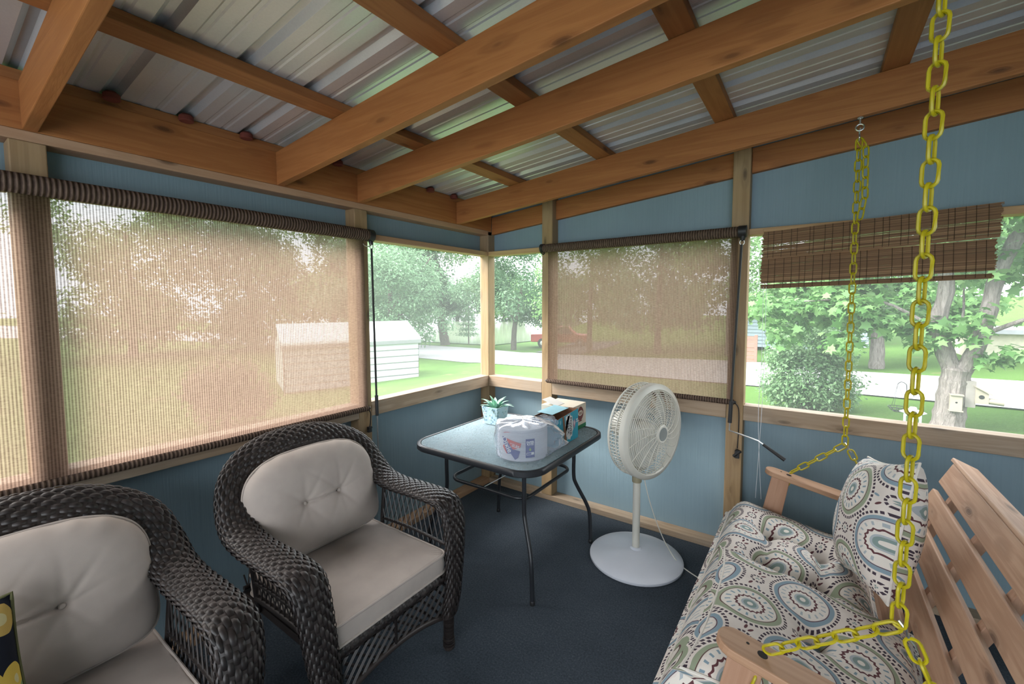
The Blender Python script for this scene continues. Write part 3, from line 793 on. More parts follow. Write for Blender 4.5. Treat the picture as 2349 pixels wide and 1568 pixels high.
def back_cushion(label, loc):
    R = thing('back_cushion', label, 'cushion', loc, (0, math.radians(-17), 0), 'beige back cushions')
    # outline in (y, z): arched top, squarer bottom
    Wd, Hh = 0.60, 0.435; ol = []
    n = 120
    for i in range(n):
        a = 2*PI*i/n; c, s = math.cos(a), math.sin(a)
        p = 3.0 if s > 0 else 7.0
        r = 1/((abs(c)**p+abs(s)**p)**(1/p))
        ol.append((r*c*Wd/2, r*s*Hh/2))
    tufts = [(-0.082, -0.012), (0.082, -0.012)]
    def thick(y, z, rho):
        t = 0.088*max(0.0, 1-rho**3.2)**0.55
        for ty, tz in tufts:
            dy, dz = y-ty, z-tz; d = math.hypot(dy, dz); ph = math.atan2(dz, dy)
            t -= 0.020*math.exp(-(d/0.013)**2)+0.020*math.exp(-(d/0.075)**2)
            for pk, st in ((0.9, 1), (1.55, .8), (2.4, 1), (-0.95, .9), (-2.2, .8), (0.25, .7), (2.95, .6), (-1.5, .6)):
                e = abs((ph-pk+PI) % (2*PI)-PI)*d
                t -= 0.0085*st*math.exp(-(e/0.008)**2)*math.exp(-d/0.075)*min(1, d/0.02)
        if abs(y) < 0.082: t -= 0.012*math.exp(-((z+0.012)/0.006)**2)
        return t
    b = MB()
    for sgn in (1, -1):
        rows = []
        for k in range(34):
            rho = 1-(1-k/33)**1.0
            rho = 0.001+rho*0.999
            row = []
            for i, (y, z) in enumerate(ol):
                yy, zz = y*rho, z*rho
                t = thick(yy, zz, rho) if sgn > 0 else 0.07*max(0, 1-rho**3.2)**0.55
                t += 0.0045*math.sin(i*0.9+2*math.sin(i*.31))*rho**10*(1 if zz > -0.1 else 0.3)
                row.append((sgn*t, yy, zz))
            rows.append(row)
        b.grid(rows, closev=True, flip=sgn < 0)
    b.build('cover', BEIGE, R, world=False, angle=75)
    b = MB()
    b.tube([(0.0, y*1.004, z*1.004) for y, z in ol], 0.0042, 6, closed=True); b.build('piping', BEIGE, R, world=False)
    for ty, tz in tufts:
        b = MB(); b.lathe([(0.009, -0.003), (0.0095, 0.0), (0.006, 0.004), (0.0005, 0.005)], 12, Matrix.Translation((0.049, ty, tz)) @ Matrix.Rotation(PI/2, 4, 'Y')); b.build('tuft_button', BEIGE, R, world=False)
    return R
bcA = back_cushion('beige button tufted back cushion on the fully visible wicker armchair', (0.405, -1.785, 0.668))
bcB = copy_tree(bcA); bcB.location = (0.445, -2.685, 0.668); bcB['label'] = 'beige button tufted back cushion on the cut off armchair, lower left'

def throw_pillow(R, w_, h_, t_k, mat, n=30, k=0.10, uv0=(0, 0), pipe=None, warp=None, dents=()):
    b = MB(); edge = []
    for sgn in (1, -1):
        rows = []; uvs = []
        for i in range(n+1):
            u = -1+2*i/n; row = []; uvr = []
            for j in range(n+1):
                v = -1+2*j/n
                x = w_/2*u*(1-k*(1-v*v)*u*u); y = h_/2*v*(1-k*(1-u*u)*v*v)
                z = t_k/2*(max(0, (1-u*u)*(1-v*v)))**0.42
                z *= 1+0.05*math.sin(5*u+1.3*v)*math.sin(4*v)
                for du, dv, dr, dd in dents: z -= dd*math.exp(-((u-du)**2+(v-dv)**2)/dr**2)
                p = Vector((x, y, sgn*z))
                row.append(warp(p) if warp else p); uvr.append((uv0[0]+x+sgn*0.07, uv0[1]+y))
            rows.append(row); uvs.append(uvr)
        b.grid(rows, uvs, flip=sgn < 0)
        if sgn > 0: edge = rows[0]+[r[-1] for r in rows[1:]]+rows[-1][::-1][1:]+[r[0] for r in rows[::-1]][1:-1]
    b.build('cover', mat, R, world=False, angle=80)
    b = MB(); b.tube(edge, 0.004, 6, closed=True); b.build('piping', pipe or mat, R, world=False)

R = thing('throw_pillow', 'navy pillow printed with yellow lemons on the cut off armchair', 'pillow', (0.72, -2.882, 0.635), (0, math.radians(62), math.radians(6)))
throw_pillow(R, 0.40, 0.38, 0.14, m_lemon(), 24, 0.06, pipe=plain('moss_trim', (0.10, 0.10, 0.04), 0.9))

# ------------------------------------------------------------------ glass table
TX0, TX1, TY0, TY1, TZ = 0.315, 1.150, -1.150, -0.275, 0.715
TCX, TCY = (TX0+TX1)/2, (TY0+TY1)/2
GLASS = m_clear('pebbled_glass', (0.44, 0.60, 0.66), 0.42, 0.05, 1.0, 48, 0.45, 0.06)
t_ = thing('patio_table', 'square glass topped patio table with black metal legs in the corner', 'table', (TCX, TCY, 0))
ol = [(TCX+x, TCY+y) for x, y in rrect(TX1-TX0, TY1-TY0, 0.13)]
b = MB(); b.extrude([(TCX+x, TCY+y) for x, y in rrect(TX1-TX0-0.02, TY1-TY0-0.02, 0.12)], lambda x, y, d: (x, y, d), TZ-0.008, TZ-0.002); b.build('glass_top', GLASS, t_, smooth=False)
b = MB(); rows = []
for o_, z in ((0.004, TZ), (-0.006, TZ+0.002), (-0.012, TZ-0.003), (-0.013, TZ-0.028), (-0.008, TZ-0.033), (0.006, TZ-0.033), (0.008, TZ-0.010), (0.004, TZ)):
    rows.append([(x-(x-TCX)*o_*2.3, y-(y-TCY)*o_*2.3, z) for x, y in ol])
b.grid(rows, closev=True); b.build('rim', BLACK, t_, angle=50)
for sx_, sy_ in ((1, -1), (1, 1), (-1, 1), (-1, -1)):
    lx, ly = TCX+sx_*0.275, TCY+sy_*0.285
    b = MB(); b.tube(sub_bez([(lx, ly, 0.688), (lx, ly, 0.56), (lx, ly, 0.44), (lx+sx_*0.012, ly+sy_*0.008, 0.385), (lx+sx_*0.065, ly+sy_*0.045, 0.26), (lx+sx_*0.082, ly+sy_*0.060, 0.19), (lx+sx_*0.088, ly+sy_*0.062, 0.08), (lx+sx_*0.09, ly+sy_*0.062, 0.004)], 6), 0.0115, 12)
    lg = b.build('leg', BLACK, t_)
    b = MB(); b.lathe([(0.0125, 0.0), (0.0135, 0.002), (0.0135, 0.02), (0.012, 0.022)], 12, Matrix.Translation((lx+sx_*0.09, ly+sy_*0.062, 0))); b.build('rubber_foot', BLKPL, lg)
b = MB(); b.tube([(TCX+x, TCY+y, 0.488) for x, y in rrect(0.53, 0.55, 0.075)], 0.0098, 10, closed=True); b.build('stretcher_ring', BLACK, t_)
b = MB(); zz = 0.49
b.tube([(TCX-0.01, TCY-0.275, zz), (TCX-0.005, TCY-0.05, zz), (TCX-0.055, TCY-0.05, zz), (TCX-0.055, TCY+0.05, zz), (TCX+0.045, TCY+0.05, zz), (TCX+0.045, TCY-0.05, zz), (TCX-0.005, TCY-0.05, zz)], 0.0026, 6)
b.tube([(TCX-0.055, TCY, zz), (TCX+0.045, TCY, zz)], 0.0022, 6); b.tube([(TCX-0.005, TCY+0.05, zz), (TCX-0.01, TCY+0.275, zz)], 0.0026, 6)
b.build('wire_holder', LABELWHITE, t_)

# succulent in a square pot
t_ = thing('potted_succulent', 'pale green spiky succulent in a square light blue flowered pot', 'plant', (0.475, -0.540, TZ+0.0025))
def m_pot():
    t = NT('flowered_pot'); co = t.objco()
    v = t.n('TexVoronoi', {'Vector': co, 'Scale': 58.0}, feature='F1'); d = v.outputs['Distance']
    cc = t.n('SeparateColor', {0: v.outputs['Color']}).outputs[0]
    f = t.noise(co, 30, 3)
    msk = t.M('MULTIPLY', t.M('LESS_THAN', d, 0.42), t.M('GREATER_THAN', f, 0.47))
    c = t.mix(msk, (0.42, 0.56, 0.60, 1), t.ramp(cc, [(0, (0.16, 0.29, 0.40)), (0.4, (0.26, 0.38, 0.40)), (0.7, (0.62, 0.58, 0.58)), (0.85, (0.24, 0.34, 0.30))], 'CONSTANT'))
    return t.done(t.bsdf(c, 0.45))
b = MB(); h = 0.118; a0, a1 = 0.052, 0.066; px_, py_, pz_ = 0.475, -0.540, TZ+0.0025
sq = lambda a, z: [(px_-a, py_-a, z), (px_+a, py_-a, z), (px_+a, py_+a, z), (px_-a, py_+a, z)]
b.grid([sq(a0, pz_), sq(a1, pz_+h), sq(a1-0.004, pz_+h), sq(a0+0.001, pz_+h*0.72)], closev=True); b.add(sq(a0, pz_), [(3, 2, 1, 0)])
pot = b.build('pot', m_pot(), t_, smooth=False, bevel=0.0015)
b = MB(); b.add(sq(0.0595, pz_+h*0.72), [(0, 1, 2, 3)]); b.build('soil', plain('dark_soil', (0.05, 0.04, 0.03), 0.95, bump=0.5), t_, smooth=False)
SUCC = plain('succulent_green', (0.23, 0.46, 0.33), 0.4, var=0.25, scale=25)
rng = random.Random(3)
for i in range(17):
    a = i*2.399+0.4; el = math.radians([72, 62, 55, 46, 36, 24][min(5, i//3)]+rng.uniform(-5, 5)); L_ = 0.085+0.035*rng.random()+(0.02 if i > 6 else 0)
    w_ = 0.0135+0.003*rng.random(); rows = []
    for k in range(9):
        s = k/8; e2 = el-0.55*s*s
        r_ = L_*s*math.cos(e2*0.6+el*0.4); z = L_*s*math.sin(e2*0.6+el*0.4)
        ww = w_*(0.65+0.9*s*(1-s)*1.8)*(1-s**3)+0.0004
        c = Vector((px_+math.cos(a)*(0.006+r_), py_+math.sin(a)*(0.006+r_), pz_+h*0.74+z))
        sd_ = Vector((-math.sin(a), math.cos(a), 0)); nr = Vector((-math.cos(a)*math.sin(el), -math.sin(a)*math.sin(el), math.cos(el)))
        rows.append([c-sd_*ww+nr*ww*0.3, c, c+sd_*ww+nr*ww*0.3, c-nr*ww*0.35])
    b = MB(); b.grid(rows, closev=True); b.build('leaf', SUCC, t_)

# wrapped paper plates
PLX, PLY, PLR, PLH = 0.952, -0.930, 0.134, 0.163
PZ = TZ+0.0025
t_ = thing('paper_plates', 'plastic wrapped stack of white paper plates on the glass table', 'paper plates', (PLX, PLY, PZ))
b = MB()
prof = [(0.0, 0.0)]
z = 0.0; i = 0
while z < PLH-0.004:
    prof += [(PLR-0.004-0.002*(i % 2), z+0.0005), (PLR-0.001*(i % 3), z+0.0022)]; z += 0.0040; i += 1
prof += [(PLR-0.002, PLH), (PLR-0.012, PLH-0.002), (PLR-0.03, PLH-0.012), (0.0001, PLH-0.014)]
b.lathe(prof[1:], 64, Matrix.Translation((PLX, PLY, PZ)), caps=True); b.build('plate_stack', plain('paper_white', (0.70, 0.72, 0.76), 0.75, var=0.03), t_, angle=30)
WRAP = m_clear('clear_wrap', (0.66, 0.70, 0.76), 0.26, 0.30, 0.3, 30, 0.06)
from mathutils import noise as mnoise
b = MB(); rows = []
PH0 = math.atan2(-0.83, 0.555)                  # side that faces the middle of the porch
for i in range(22):
    f = i/21
    if f < 0.68: rr, z = PLR+0.006+0.010*math.sin(f*4), 0.001+(PLH+0.002)*f/0.68
    else: g = (f-0.68)/0.32; rr, z = (PLR+0.012)*(1-g)**0.8+0.001, PLH+0.004+0.014*math.sin(g*PI*0.6)
    row = []
    for j in range(96):
        q = 2*PI*j/96
        nz = mnoise.noise(Vector((math.cos(q)*3.1, math.sin(q)*3.1, f*6)))*0.010+mnoise.noise(Vector((math.cos(q)*9, math.sin(q)*9, f*16)))*0.004
        tail = max(0, math.cos(q-(PH0+1.35)))**5*0.075*math.sin(min(1, f/0.75)*PI)*(1+0.6*mnoise.noise(Vector((q*5, f*9, 3))))
        rw = max(0.0005, rr+(nz if f < 0.98 else 0)+tail)
        row.append((PLX+rw*math.cos(q), PLY+rw*math.sin(q), PZ+z+(nz*0.8 if 0.1 < f else 0)))
    rows.append(row)
b.grid(rows, closev=True); b.build('plastic_wrap', WRAP, t_, angle=180)
b = MB()                                          # gathered end of the bag lying on the back of the pack
rg = random.Random(9); rows = []
for i in range(15):
    u = i/14; row = []
    for j in range(56):
        q = 2*PI*j/56; fold = 1+0.22*math.sin(q*4+u*5)+0.12*math.sin(q*9-u*7)
        rr = (0.030+0.045*math.sin(u*PI*0.9))*fold*(1-0.3*u)
        row.append((PLX+0.045+0.075*u+rr*math.cos(q)*0.8, PLY+0.085+0.03*u+rr*math.sin(q)*0.8, PZ+PLH+0.012-0.035*u+rr*0.35*math.sin(q+u*2)))
    rows.append(row)
b.grid(rows, closev=True); b.build('bag_end', WRAP, t_, angle=180)

def curved_patch(polys, mats, name, parent, r, holes=None):
    """polys in (arc metres from the facing side, height) wrapped round the plate pack."""
    b = MB()
    for pi_, (poly, fs, mi, dr) in enumerate(polys):
        bm = bmesh.new(); vs = [bm.verts.new((x, y, 0)) for x, y in poly]
        for f in fs:
            try: bm.faces.new([vs[i] for i in f])
            except ValueError: pass
        bmesh.ops.triangulate(bm, faces=bm.faces)
        for _ in range(3):
            ed = [e for e in bm.edges if e.calc_length() > 0.014]
            if not ed: break
            bmesh.ops.subdivide_edges(bm, edges=ed, cuts=1); bmesh.ops.triangulate(bm, faces=bm.faces)
        bm.verts.index_update()
        V = []
        for v in bm.verts:
            q = PH0+v.co.x/r
            V.append((PLX+(r+dr)*math.cos(q), PLY+(r+dr)*math.sin(q), PZ+v.co.y))
        b.add(V, [tuple(v.index for v in f.verts) for f in bm.faces], mi); bm.free()
    return b.build(name, mats, parent, smooth=False)
def P1(poly, mi, dr=0.0): return (poly, [tuple(range(len(poly)))], mi, dr)
def T1(body, size, cx, cy, rot, mi, dr, sx=1.0, bold=0.0):
    v, f = text_shape(body, size, bold); c, s = math.cos(rot), math.sin(rot)
    return ([(cx+(x*sx)*c-y*s, cy+(x*sx)*s+y*c) for x, y in v], f, mi, dr)
PBLUE = plain('print_blue', (0.012, 0.040, 0.26), 0.4, var=0.03); PRED = plain('print_red', (0.62, 0.035, 0.02), 0.4, var=0.03); PGRN = plain('print_lime', (0.35, 0.55, 0.08), 0.5, var=0.03)
RR_ = PLR+0.003
curved_patch([P1([(-0.118, 0.120), (-0.097, 0.120), (-0.050, 0.064), (-0.012, 0.056), (-0.022, 0.022), (-0.038, 0.010), (-0.062, 0.040), (-0.082, 0.036), (-0.105, 0.080)], 0),
              P1([(-0.096, 0.119), (-0.006, 0.096), (-0.012, 0.074), (-0.030, 0.068), (-0.050, 0.062)], 1, 0.0003),
              P1([(-0.114, 0.139), (-0.085, 0.147), (-0.060, 0.149), (-0.080, 0.150), (-0.100, 0.146)], 1, 0.0003),
              P1([(-0.114, 0.070), (-0.104, 0.082), (-0.083, 0.038), (-0.087, 0.036)], 1, 0.0003),
              T1('Dixie', 0.044, -0.086, 0.083, -1.02, 2, 0.0010, 0.9, 0.0006), T1('2LBS', 0.020, -0.036, 0.080, -0.30, 2, 0.0012, 1.0, 0.0005), P1([(-0.064, 0.0955), (-0.056, 0.0935), (-0.056, 0.0905), (-0.064, 0.0925)], 2, 0.0012),
              P1([(-0.067, 0.053), (-0.062, 0.053), (-0.062, 0.048), (-0.067, 0.048)], 2, 0.0008)],
             [PBLUE, PRED, LABELWHITE], 'brand_print', t_, RR_)
curved_patch([P1([(0.016, 0.118), (0.064, 0.118), (0.064, 0.022), (0.016, 0.022)], 0),
              T1('PAPER', 0.0165, 0.040, 0.101, 0, 1, 0.0008, 0.85, 0.0006), T1('PLATES', 0.0130, 0.040, 0.090, 0, 1, 0.0008, 0.85, 0.0005),
              P1([(0.034, 0.064), (0.039, 0.074), (0.045, 0.064), (0.044, 0.058), (0.035, 0.058)], 2, 0.0008),
              P1([(0.020, 0.048), (0.060, 0.050), (0.060, 0.037), (0.020, 0.035)], 1, 0.0008), P1([(0.022, 0.0455), (0.045, 0.0467), (0.045, 0.0385), (0.022, 0.0375)], 0, 0.0014)],
             [PBLUE, LABELWHITE, PGRN], 'blue_label', t_, RR_)

# torn teal box
TEAL = plain('print_teal', (0.025, 0.34, 0.48), 0.45, var=0.06); CARD = plain('brown_card', (0.20, 0.10, 0.055), 0.85); INK = plain('print_ink', (0.025, 0.025, 0.04), 0.5)
SILV = plain('print_silver', (0.70, 0.72, 0.73), 0.5, var=0.12, scale=18); PTEAL = plain('print_pale_teal', (0.30, 0.58, 0.68), 0.5)
bx0, bx1, by0, by1, bh = 0.915, 1.075, -0.762, -0.510, 0.170
t_ = thing('trash_bag_box', 'torn open teal cardboard box of trash bags behind the paper plates', 'box', ((bx0+bx1)/2, (by0+by1)/2, PZ))
b = MB(); th = 0.002
outl = [(bx0, by0), (bx1, by0), (bx1, by1), (bx0, by1)]
cx_, cy_ = (bx0+bx1)/2, (by0+by1)/2
top = {0: bh-0.012, 1: bh-0.010, 2: bh+0.006, 3: bh}
V = [(x, y, PZ) for x, y in outl]+[(x, y, PZ+top[i]) for i, (x, y) in enumerate(outl)]
V += [(x+(cx_-x)*0.03, y+(cy_-y)*0.02, PZ+top[i]) for i, (x, y) in enumerate(outl)]+[(x+(cx_-x)*0.03, y+(cy_-y)*0.02, PZ+0.003) for x, y in outl]
F = [(3, 2, 1, 0)]+[(i, (i+1) % 4, 4+(i+1) % 4, 4+i) for i in range(4)]
b.add(V, F, 0); b.add(V, [(4+i, 4+(i+1) % 4, 8+(i+1) % 4, 8+i) for i in range(4)]+[(8+i, 8+(i+1) % 4, 12+(i+1) % 4, 12+i) for i in range(4)]+[(12, 13, 14, 15)], 1)
bd = b.build('carton', [TEAL, CARD], t_, smooth=False)
b = MB(); b.obox((bx0+0.05, cy_+0.02, PZ+bh+0.003), (0.050, 0.10, 0.001), Matrix.Rotation(0.05, 3, 'Y')); b.build('top_flap', PTEAL, t_, smooth=False)
b = MB(); b.hexa([(bx1+0.001, by0+0.082, PZ), (bx1+0.014, by0+0.085, PZ), (bx1+0.0155, by0+0.087, PZ), (bx1+0.0025, by0+0.088, PZ)], [(bx1+0.001, by0+0.052, PZ+bh-0.004), (bx1+0.008, by0+0.055, PZ+bh-0.004), (bx1+0.0095, by0+0.057, PZ+bh-0.004), (bx1+0.0025, by0+0.058, PZ+bh-0.004)], 0); b.build('torn_flap', CARD, t_, smooth=False)
def face_x(x, items, mats, name, parent):
    """flat print on a face looking towards +x: items in (y, z)."""
    b = MB()
    for v, f, mi, d in items: b.add([(x+0.0006+d, y, z) for y, z in v], f, mi)
    return b.build(name, mats, parent, smooth=False)
def FT(body, size, cy, cz, rot, mi, d, sx=1.0, bold=0.0):
    v, f = text_shape(body, size, bold); c, s = math.cos(rot), math.sin(rot)
    return ([(cy+x*sx*c-y*s, cz+x*sx*s+y*c) for x, y in v], f, mi, d)
def FP(poly, mi, d=0.0): return (poly, [tuple(range(len(poly)))], mi, d)
m_ = by0+0.090
burst = []
for i in range(22):
    a = 2*PI*i/22; r_ = 1.0 if i % 2 else 0.86
    burst.append((m_+0.050+0.052*r_*math.cos(a), PZ+0.088+0.078*r_*math.sin(a)))
face_x(bx1, [FP(burst, 0), FP([(m_+0.002, PZ+0.158), (m_+0.060, PZ+0.166), (m_+0.030, PZ+0.10), (m_+0.004, PZ+0.05)], 0),
             FT('POWER', 0.031, m_+0.064, PZ+0.090, -PI/2, 1, 0.0010, 0.98, 0.0006), FT('FLEX', 0.031, m_+0.036, PZ+0.082, -PI/2, 1, 0.0010, 0.98, 0.0006),
             FP([(m_+0.108, PZ+0.128), (m_+0.128, PZ+0.100), (m_+0.112, PZ+0.066), (m_+0.098, PZ+0.092)], 2, 0.0006), FP([(m_+0.110, PZ+0.116), (m_+0.120, PZ+0.100), (m_+0.112, PZ+0.082), (m_+0.105, PZ+0.098)], 0, 0.0010),
             FT('M', 0.030, m_+0.142, PZ+0.108, -PI/2, 3, 0.0010, 1.0, 0.001)], [SILV, INK, plain('print_pink', (0.55, 0.22, 0.30), 0.5), LABELWHITE], 'brand_print', t_)
face_x(bx1, [FT('200', 0.036, by0+0.054, PZ+0.042, -PI/2, 0, 0.0008, 0.95, 0.0006)], [LABELWHITE], 'count_print', t_)
face_x(bx1, [FP([(by0+0.012, PZ+0.050), (by0+0.034, PZ+0.056), (by0+0.034, PZ+0.020), (by0+0.012, PZ+0.014)], 1, 0.0004), FP([(by0+0.014, PZ+0.048), (by0+0.022, PZ+0.050), (by0+0.022, PZ+0.020), (by0+0.014, PZ+0.018)], 0, 0.0008)], [LABELWHITE, PTEAL], 'side_print', t_)
face_x(bx1, [FP([(by0+0.030+0.009*math.cos(k), PZ+0.138+0.013*math.sin(k)) for k in np.linspace(0, 2*PI, 14)[:-1]], 0, 0.0004)], [PTEAL], 'round_print', t_)

# cream box
CREAM = plain('cream_card', (0.62, 0.56, 0.46), 0.6, var=0.05); DGREEN = plain('print_green', (0.02, 0.16, 0.06), 0.5); DRED = plain('print_dark_red', (0.17, 0.035, 0.03), 0.5)
cx0, cx1, cy0, cy1, chh = 0.800, 1.010, -0.480, -0.262, 0.158
t_ = thing('cream_box', 'cream cardboard box with a dark red emblem and green bottom edge, rearmost on the table', 'box', ((cx0+cx1)/2, (cy0+cy1)/2, PZ))
b = MB(); b.box(cx0, cx1, cy0, cy1, PZ, PZ+chh); b.build('carton', CREAM, t_, smooth=False, bevel=0.002)
b = MB(); b.box(cx0-0.0006, cx1+0.0006, cy0-0.0006, cy1+0.0006, PZ+0.001, PZ+0.026); b.build('green_band', DGREEN, t_, smooth=False)
b = MB(); b.obox((cx0+0.06, cy0+0.05, PZ+chh+0.016), (0.055, 0.05, 0.0012), Matrix.Rotation(0.28, 3, 'Y')); b.build('open_flap', plain('white_card', (0.74, 0.73, 0.70), 0.7, var=0.03), t_, smooth=False)
ey, ez = cy0+0.135, PZ+0.098
em = [(ey+0.040*math.cos(a)*(1+0.12*math.cos(2*a)), ez+0.046*math.sin(a)) for a in np.linspace(0, 2*PI, 25)[:-1]]
em2 = [(ey+0.032*math.cos(a)*(1+0.1*math.cos(2*a)), ez+0.004+0.018*math.sin(a)) for a in np.linspace(0, 2*PI, 25)[:-1]]
face_x(cx1, [FP(em, 0, 0.0), FP(em2, 1, 0.0005), FP([(ey-0.024, ez+0.009), (ey+0.024, ez+0.009), (ey+0.024, ez+0.005), (ey-0.024, ez+0.005)], 0, 0.001), FP([(ey-0.020, ez+0.001), (ey+0.020, ez+0.001), (ey+0.020, ez-0.003), (ey-0.020, ez-0.003)], 0, 0.001), FP([(ey-0.030, ez-0.044), (ey+0.026, ez-0.044), (ey+0.022, ez-0.050), (ey-0.026, ez-0.050)], 0, 0.0005)], [DRED, CREAM], 'emblem', t_)
face_x(cx1, [FP([(cy0+0.02, PZ+0.040+0.017*i), (cy0+0.075, PZ+0.040+0.017*i), (cy0+0.075, PZ+0.0425+0.017*i), (cy0+0.02, PZ+0.0425+0.017*i)], 0, 0.0) for i in range(6)], [CARD], 'fine_print', t_)

# ------------------------------------------------------------------ pedestal fan
FC = Vector((1.392, -0.372, 0.0))
t_ = thing('pedestal_fan', 'tall white pedestal fan on a round base, facing the swing', 'fan', FC)
b = MB(); b.lathe([(0.262, 0.0), (0.268, 0.006), (0.268, 0.018), (0.258, 0.026), (0.20, 0.038), (0.10, 0.056), (0.05, 0.064), (0.03, 0.066)], 72, Matrix.Translation(FC)); b.build('base', WHITE, t_, angle=50)
b = MB(); b.lathe([(0.033, 0.060), (0.033, 0.072), (0.027, 0.078)], 24, Matrix.Translation(FC)); b.build('base_collar', WHITE, t_)
b = MB(); b.lathe([(0.0215, 0.070), (0.0215, 0.485)], 24, Matrix.Translation(FC)); b.build('pole', IVORY, t_)
b = MB(); b.lathe([(0.0265, 0.470), (0.0275, 0.474), (0.0275, 0.515), (0.022, 0.52), (0.020, 0.66)], 24, Matrix.Translation(FC)); b.build('height_collar', plain('tan_plastic', (0.33, 0.29, 0.19), 0.5), t_)
AX = Vector((0.950, -0.310, 0.000)).normalized()
HC = Vector((1.500, -0.440, 0.806))
zl = AX; xl = Vector((0, 0, 1)).cross(zl).normalized(); yl = zl.cross(xl)
HM = Matrix(((xl.x, yl.x, zl.x, HC.x), (xl.y, yl.y, zl.y, HC.y), (xl.z, yl.z, zl.z, HC.z), (0, 0, 0, 1)))
FR = 0.268
b = MB(); b.lathe([(0.055, -0.24), (0.075, -0.23), (0.082, -0.16), (0.078, -0.115), (0.05, -0.11)], 32, HM); b.build('motor_housing', IVORY, t_)
b = MB(); b.tube([HM @ Vector((0, 0, -0.16)), FC+Vector((0, 0, 0.66))], 0.026, 16); b.build('neck', IVORY, t_)
b = MB(); b.lathe([(FR-0.036, 0.012), (FR-0.030, 0.018), (FR-0.004, 0.010), (FR, 0.002), (FR, -0.022), (FR-0.006, -0.024), (FR-0.010, -0.004), (FR-0.032, 0.006), (FR-0.036, 0.012)], 96, HM, caps=False); b.build('front_ring', IVORY, t_, angle=50)
b = MB()
R_in = FR-0.034
dome = lambda r: 0.014+0.046*(1-(r/R_in)**2)
nr_ = 17
for i in range(nr_):
    r_ = 0.048+(R_in-0.048)*(i+0.5)/nr_
    b.tube([HM @ Vector((r_*math.cos(q), r_*math.sin(q), dome(r_))) for q in np.linspace(0, 2*PI, 65)[:-1]], 0.0019, 5, closed=True)
for k in range(18):
    a = 2*PI*k/18
    b.tube([HM @ Vector((r_*math.cos(a+0.55*(r_/R_in)), r_*math.sin(a+0.55*(r_/R_in)), dome(r_)+0.001)) for r_ in np.linspace(0.045, R_in+0.004, 9)], 0.0021, 5)
b.build('front_grille', IVORY, t_)
b = MB(); b.lathe([(0.050, 0.058), (0.050, 0.063), (0.045, 0.067), (0.0372, 0.067)], 40, HM, caps=False); hub = b.build('hub', IVORY, t_)
b = MB(); b.lathe([(0.0372, 0.0655), (0.036, 0.068), (0.0005, 0.0685)], 40, HM); b.build('hub_badge', plain('badge_grey', (0.24, 0.26, 0.25), 0.45), hub)
b = MB()
for k in range(84):
    a = 2*PI*k/84; c, s = math.cos(a), math.sin(a)
    b.tube([HM @ Vector((r_*c, r_*s, z)) for r_, z in ((FR-0.004, -0.02), (FR-0.006, -0.088), (FR-0.014, -0.100), (FR-0.06, -0.112), (0.16, -0.118), (0.085, -0.118))], 0.0022, 4)
for r_, z, q_ in ((FR-0.004, -0.045, 0.003), (FR-0.006, -0.090, 0.004), (FR-0.010, -0.098, 0.005), (0.215, -0.115, 0.002), (0.165, -0.118, 0.002), (0.115, -0.118, 0.002), (0.085, -0.118, 0.004)):
    b.tube([HM @ Vector((r_*math.cos(q), r_*math.sin(q), z)) for q in np.linspace(0, 2*PI, 73)[:-1]], q_, 6, closed=True)
b.build('rear_grille', IVORY, t_)
b = MB(); b.lathe([(0.042, -0.085), (0.045, -0.04), (0.042, -0.012), (0.03, -0.004), (0.001, -0.002)], 28, HM); sp_ = b.build('spinner', IVORY, t_)
BLADE = m_clear('milky_blade', (0.72, 0.72, 0.68), 0.80, 0.15, 0, 10, 0.2)
for k in range(5):
    a = 2*PI*k/5+0.3; rows = []
    for i in range(12):
        r_ = 0.04+(0.212-0.04)*i/11; wd = 0.42+0.28*math.sin(min(1, i/9)*PI*0.62)
        rows.append([HM @ Vector((r_*math.cos(a+wd*v+0.25*i/11), r_*math.sin(a+wd*v+0.25*i/11), -0.045+0.030*v*(1-0.3*i/11)+0.006*math.cos(v*2.5))) for v in np.linspace(-1, 1, 9)])
    b = MB(); b.grid(rows); b.build('blade', BLADE, sp_)
b = MB()
b.tube(sub_bez([HM @ Vector((0.0, -0.05, -0.20)), (1.42, -0.36, 0.56), (1.425, -0.345, 0.50), (1.452, -0.325, 0.36), (1.50, -0.30, 0.20), (1.555, -0.29, 0.085), (1.63, -0.315, 0.02), (1.74, -0.36, 0.004), (1.88, -0.42, 0.004), (2.10, -0.40, 0.004), (2.4, -0.2, 0.004), (2.5, -0.03, 0.05)], 8), 0.0030, 6)
b.build('power_cord', IVORY, t_)

# ------------------------------------------------------------------ porch swing
SW = thing('porch_swing', 'slatted cedar porch swing hanging on yellow chains at the right', 'swing', (2.205, -0.94, 0.325), (0, math.radians(11), 0))
SM = ROOTM[SW.name]
kw = dict(world=False)
HY = 0.69
for i in range(6):
    x = -0.235+0.094*i; b = MB(); b.box(x, x+0.078, -HY+0.03, HY-0.03, -0.010, 0.010); b.build('seat_slat', W['cedar_y'], SW, smooth=False, bevel=0.003, **kw)
for y in (-HY+0.035, -0.22, 0.22, HY-0.035):
    b = MB(); b.extrude([(-0.22, -0.055), (0.27, -0.075), (0.27, -0.0105), (-0.22, -0.0105)], lambda x, z, d: (x, d, z), y-0.018, y+0.018); b.build('seat_rail', W['cedar_x'], SW, smooth=False, bevel=0.003, **kw)
AL = math.radians(14.5); bx_, bz_ = 0.255, 0.0
bk = lambda s, o: (bx_+s*math.sin(AL)+o*math.cos(AL), bz_+s*math.cos(AL)-o*math.sin(AL))
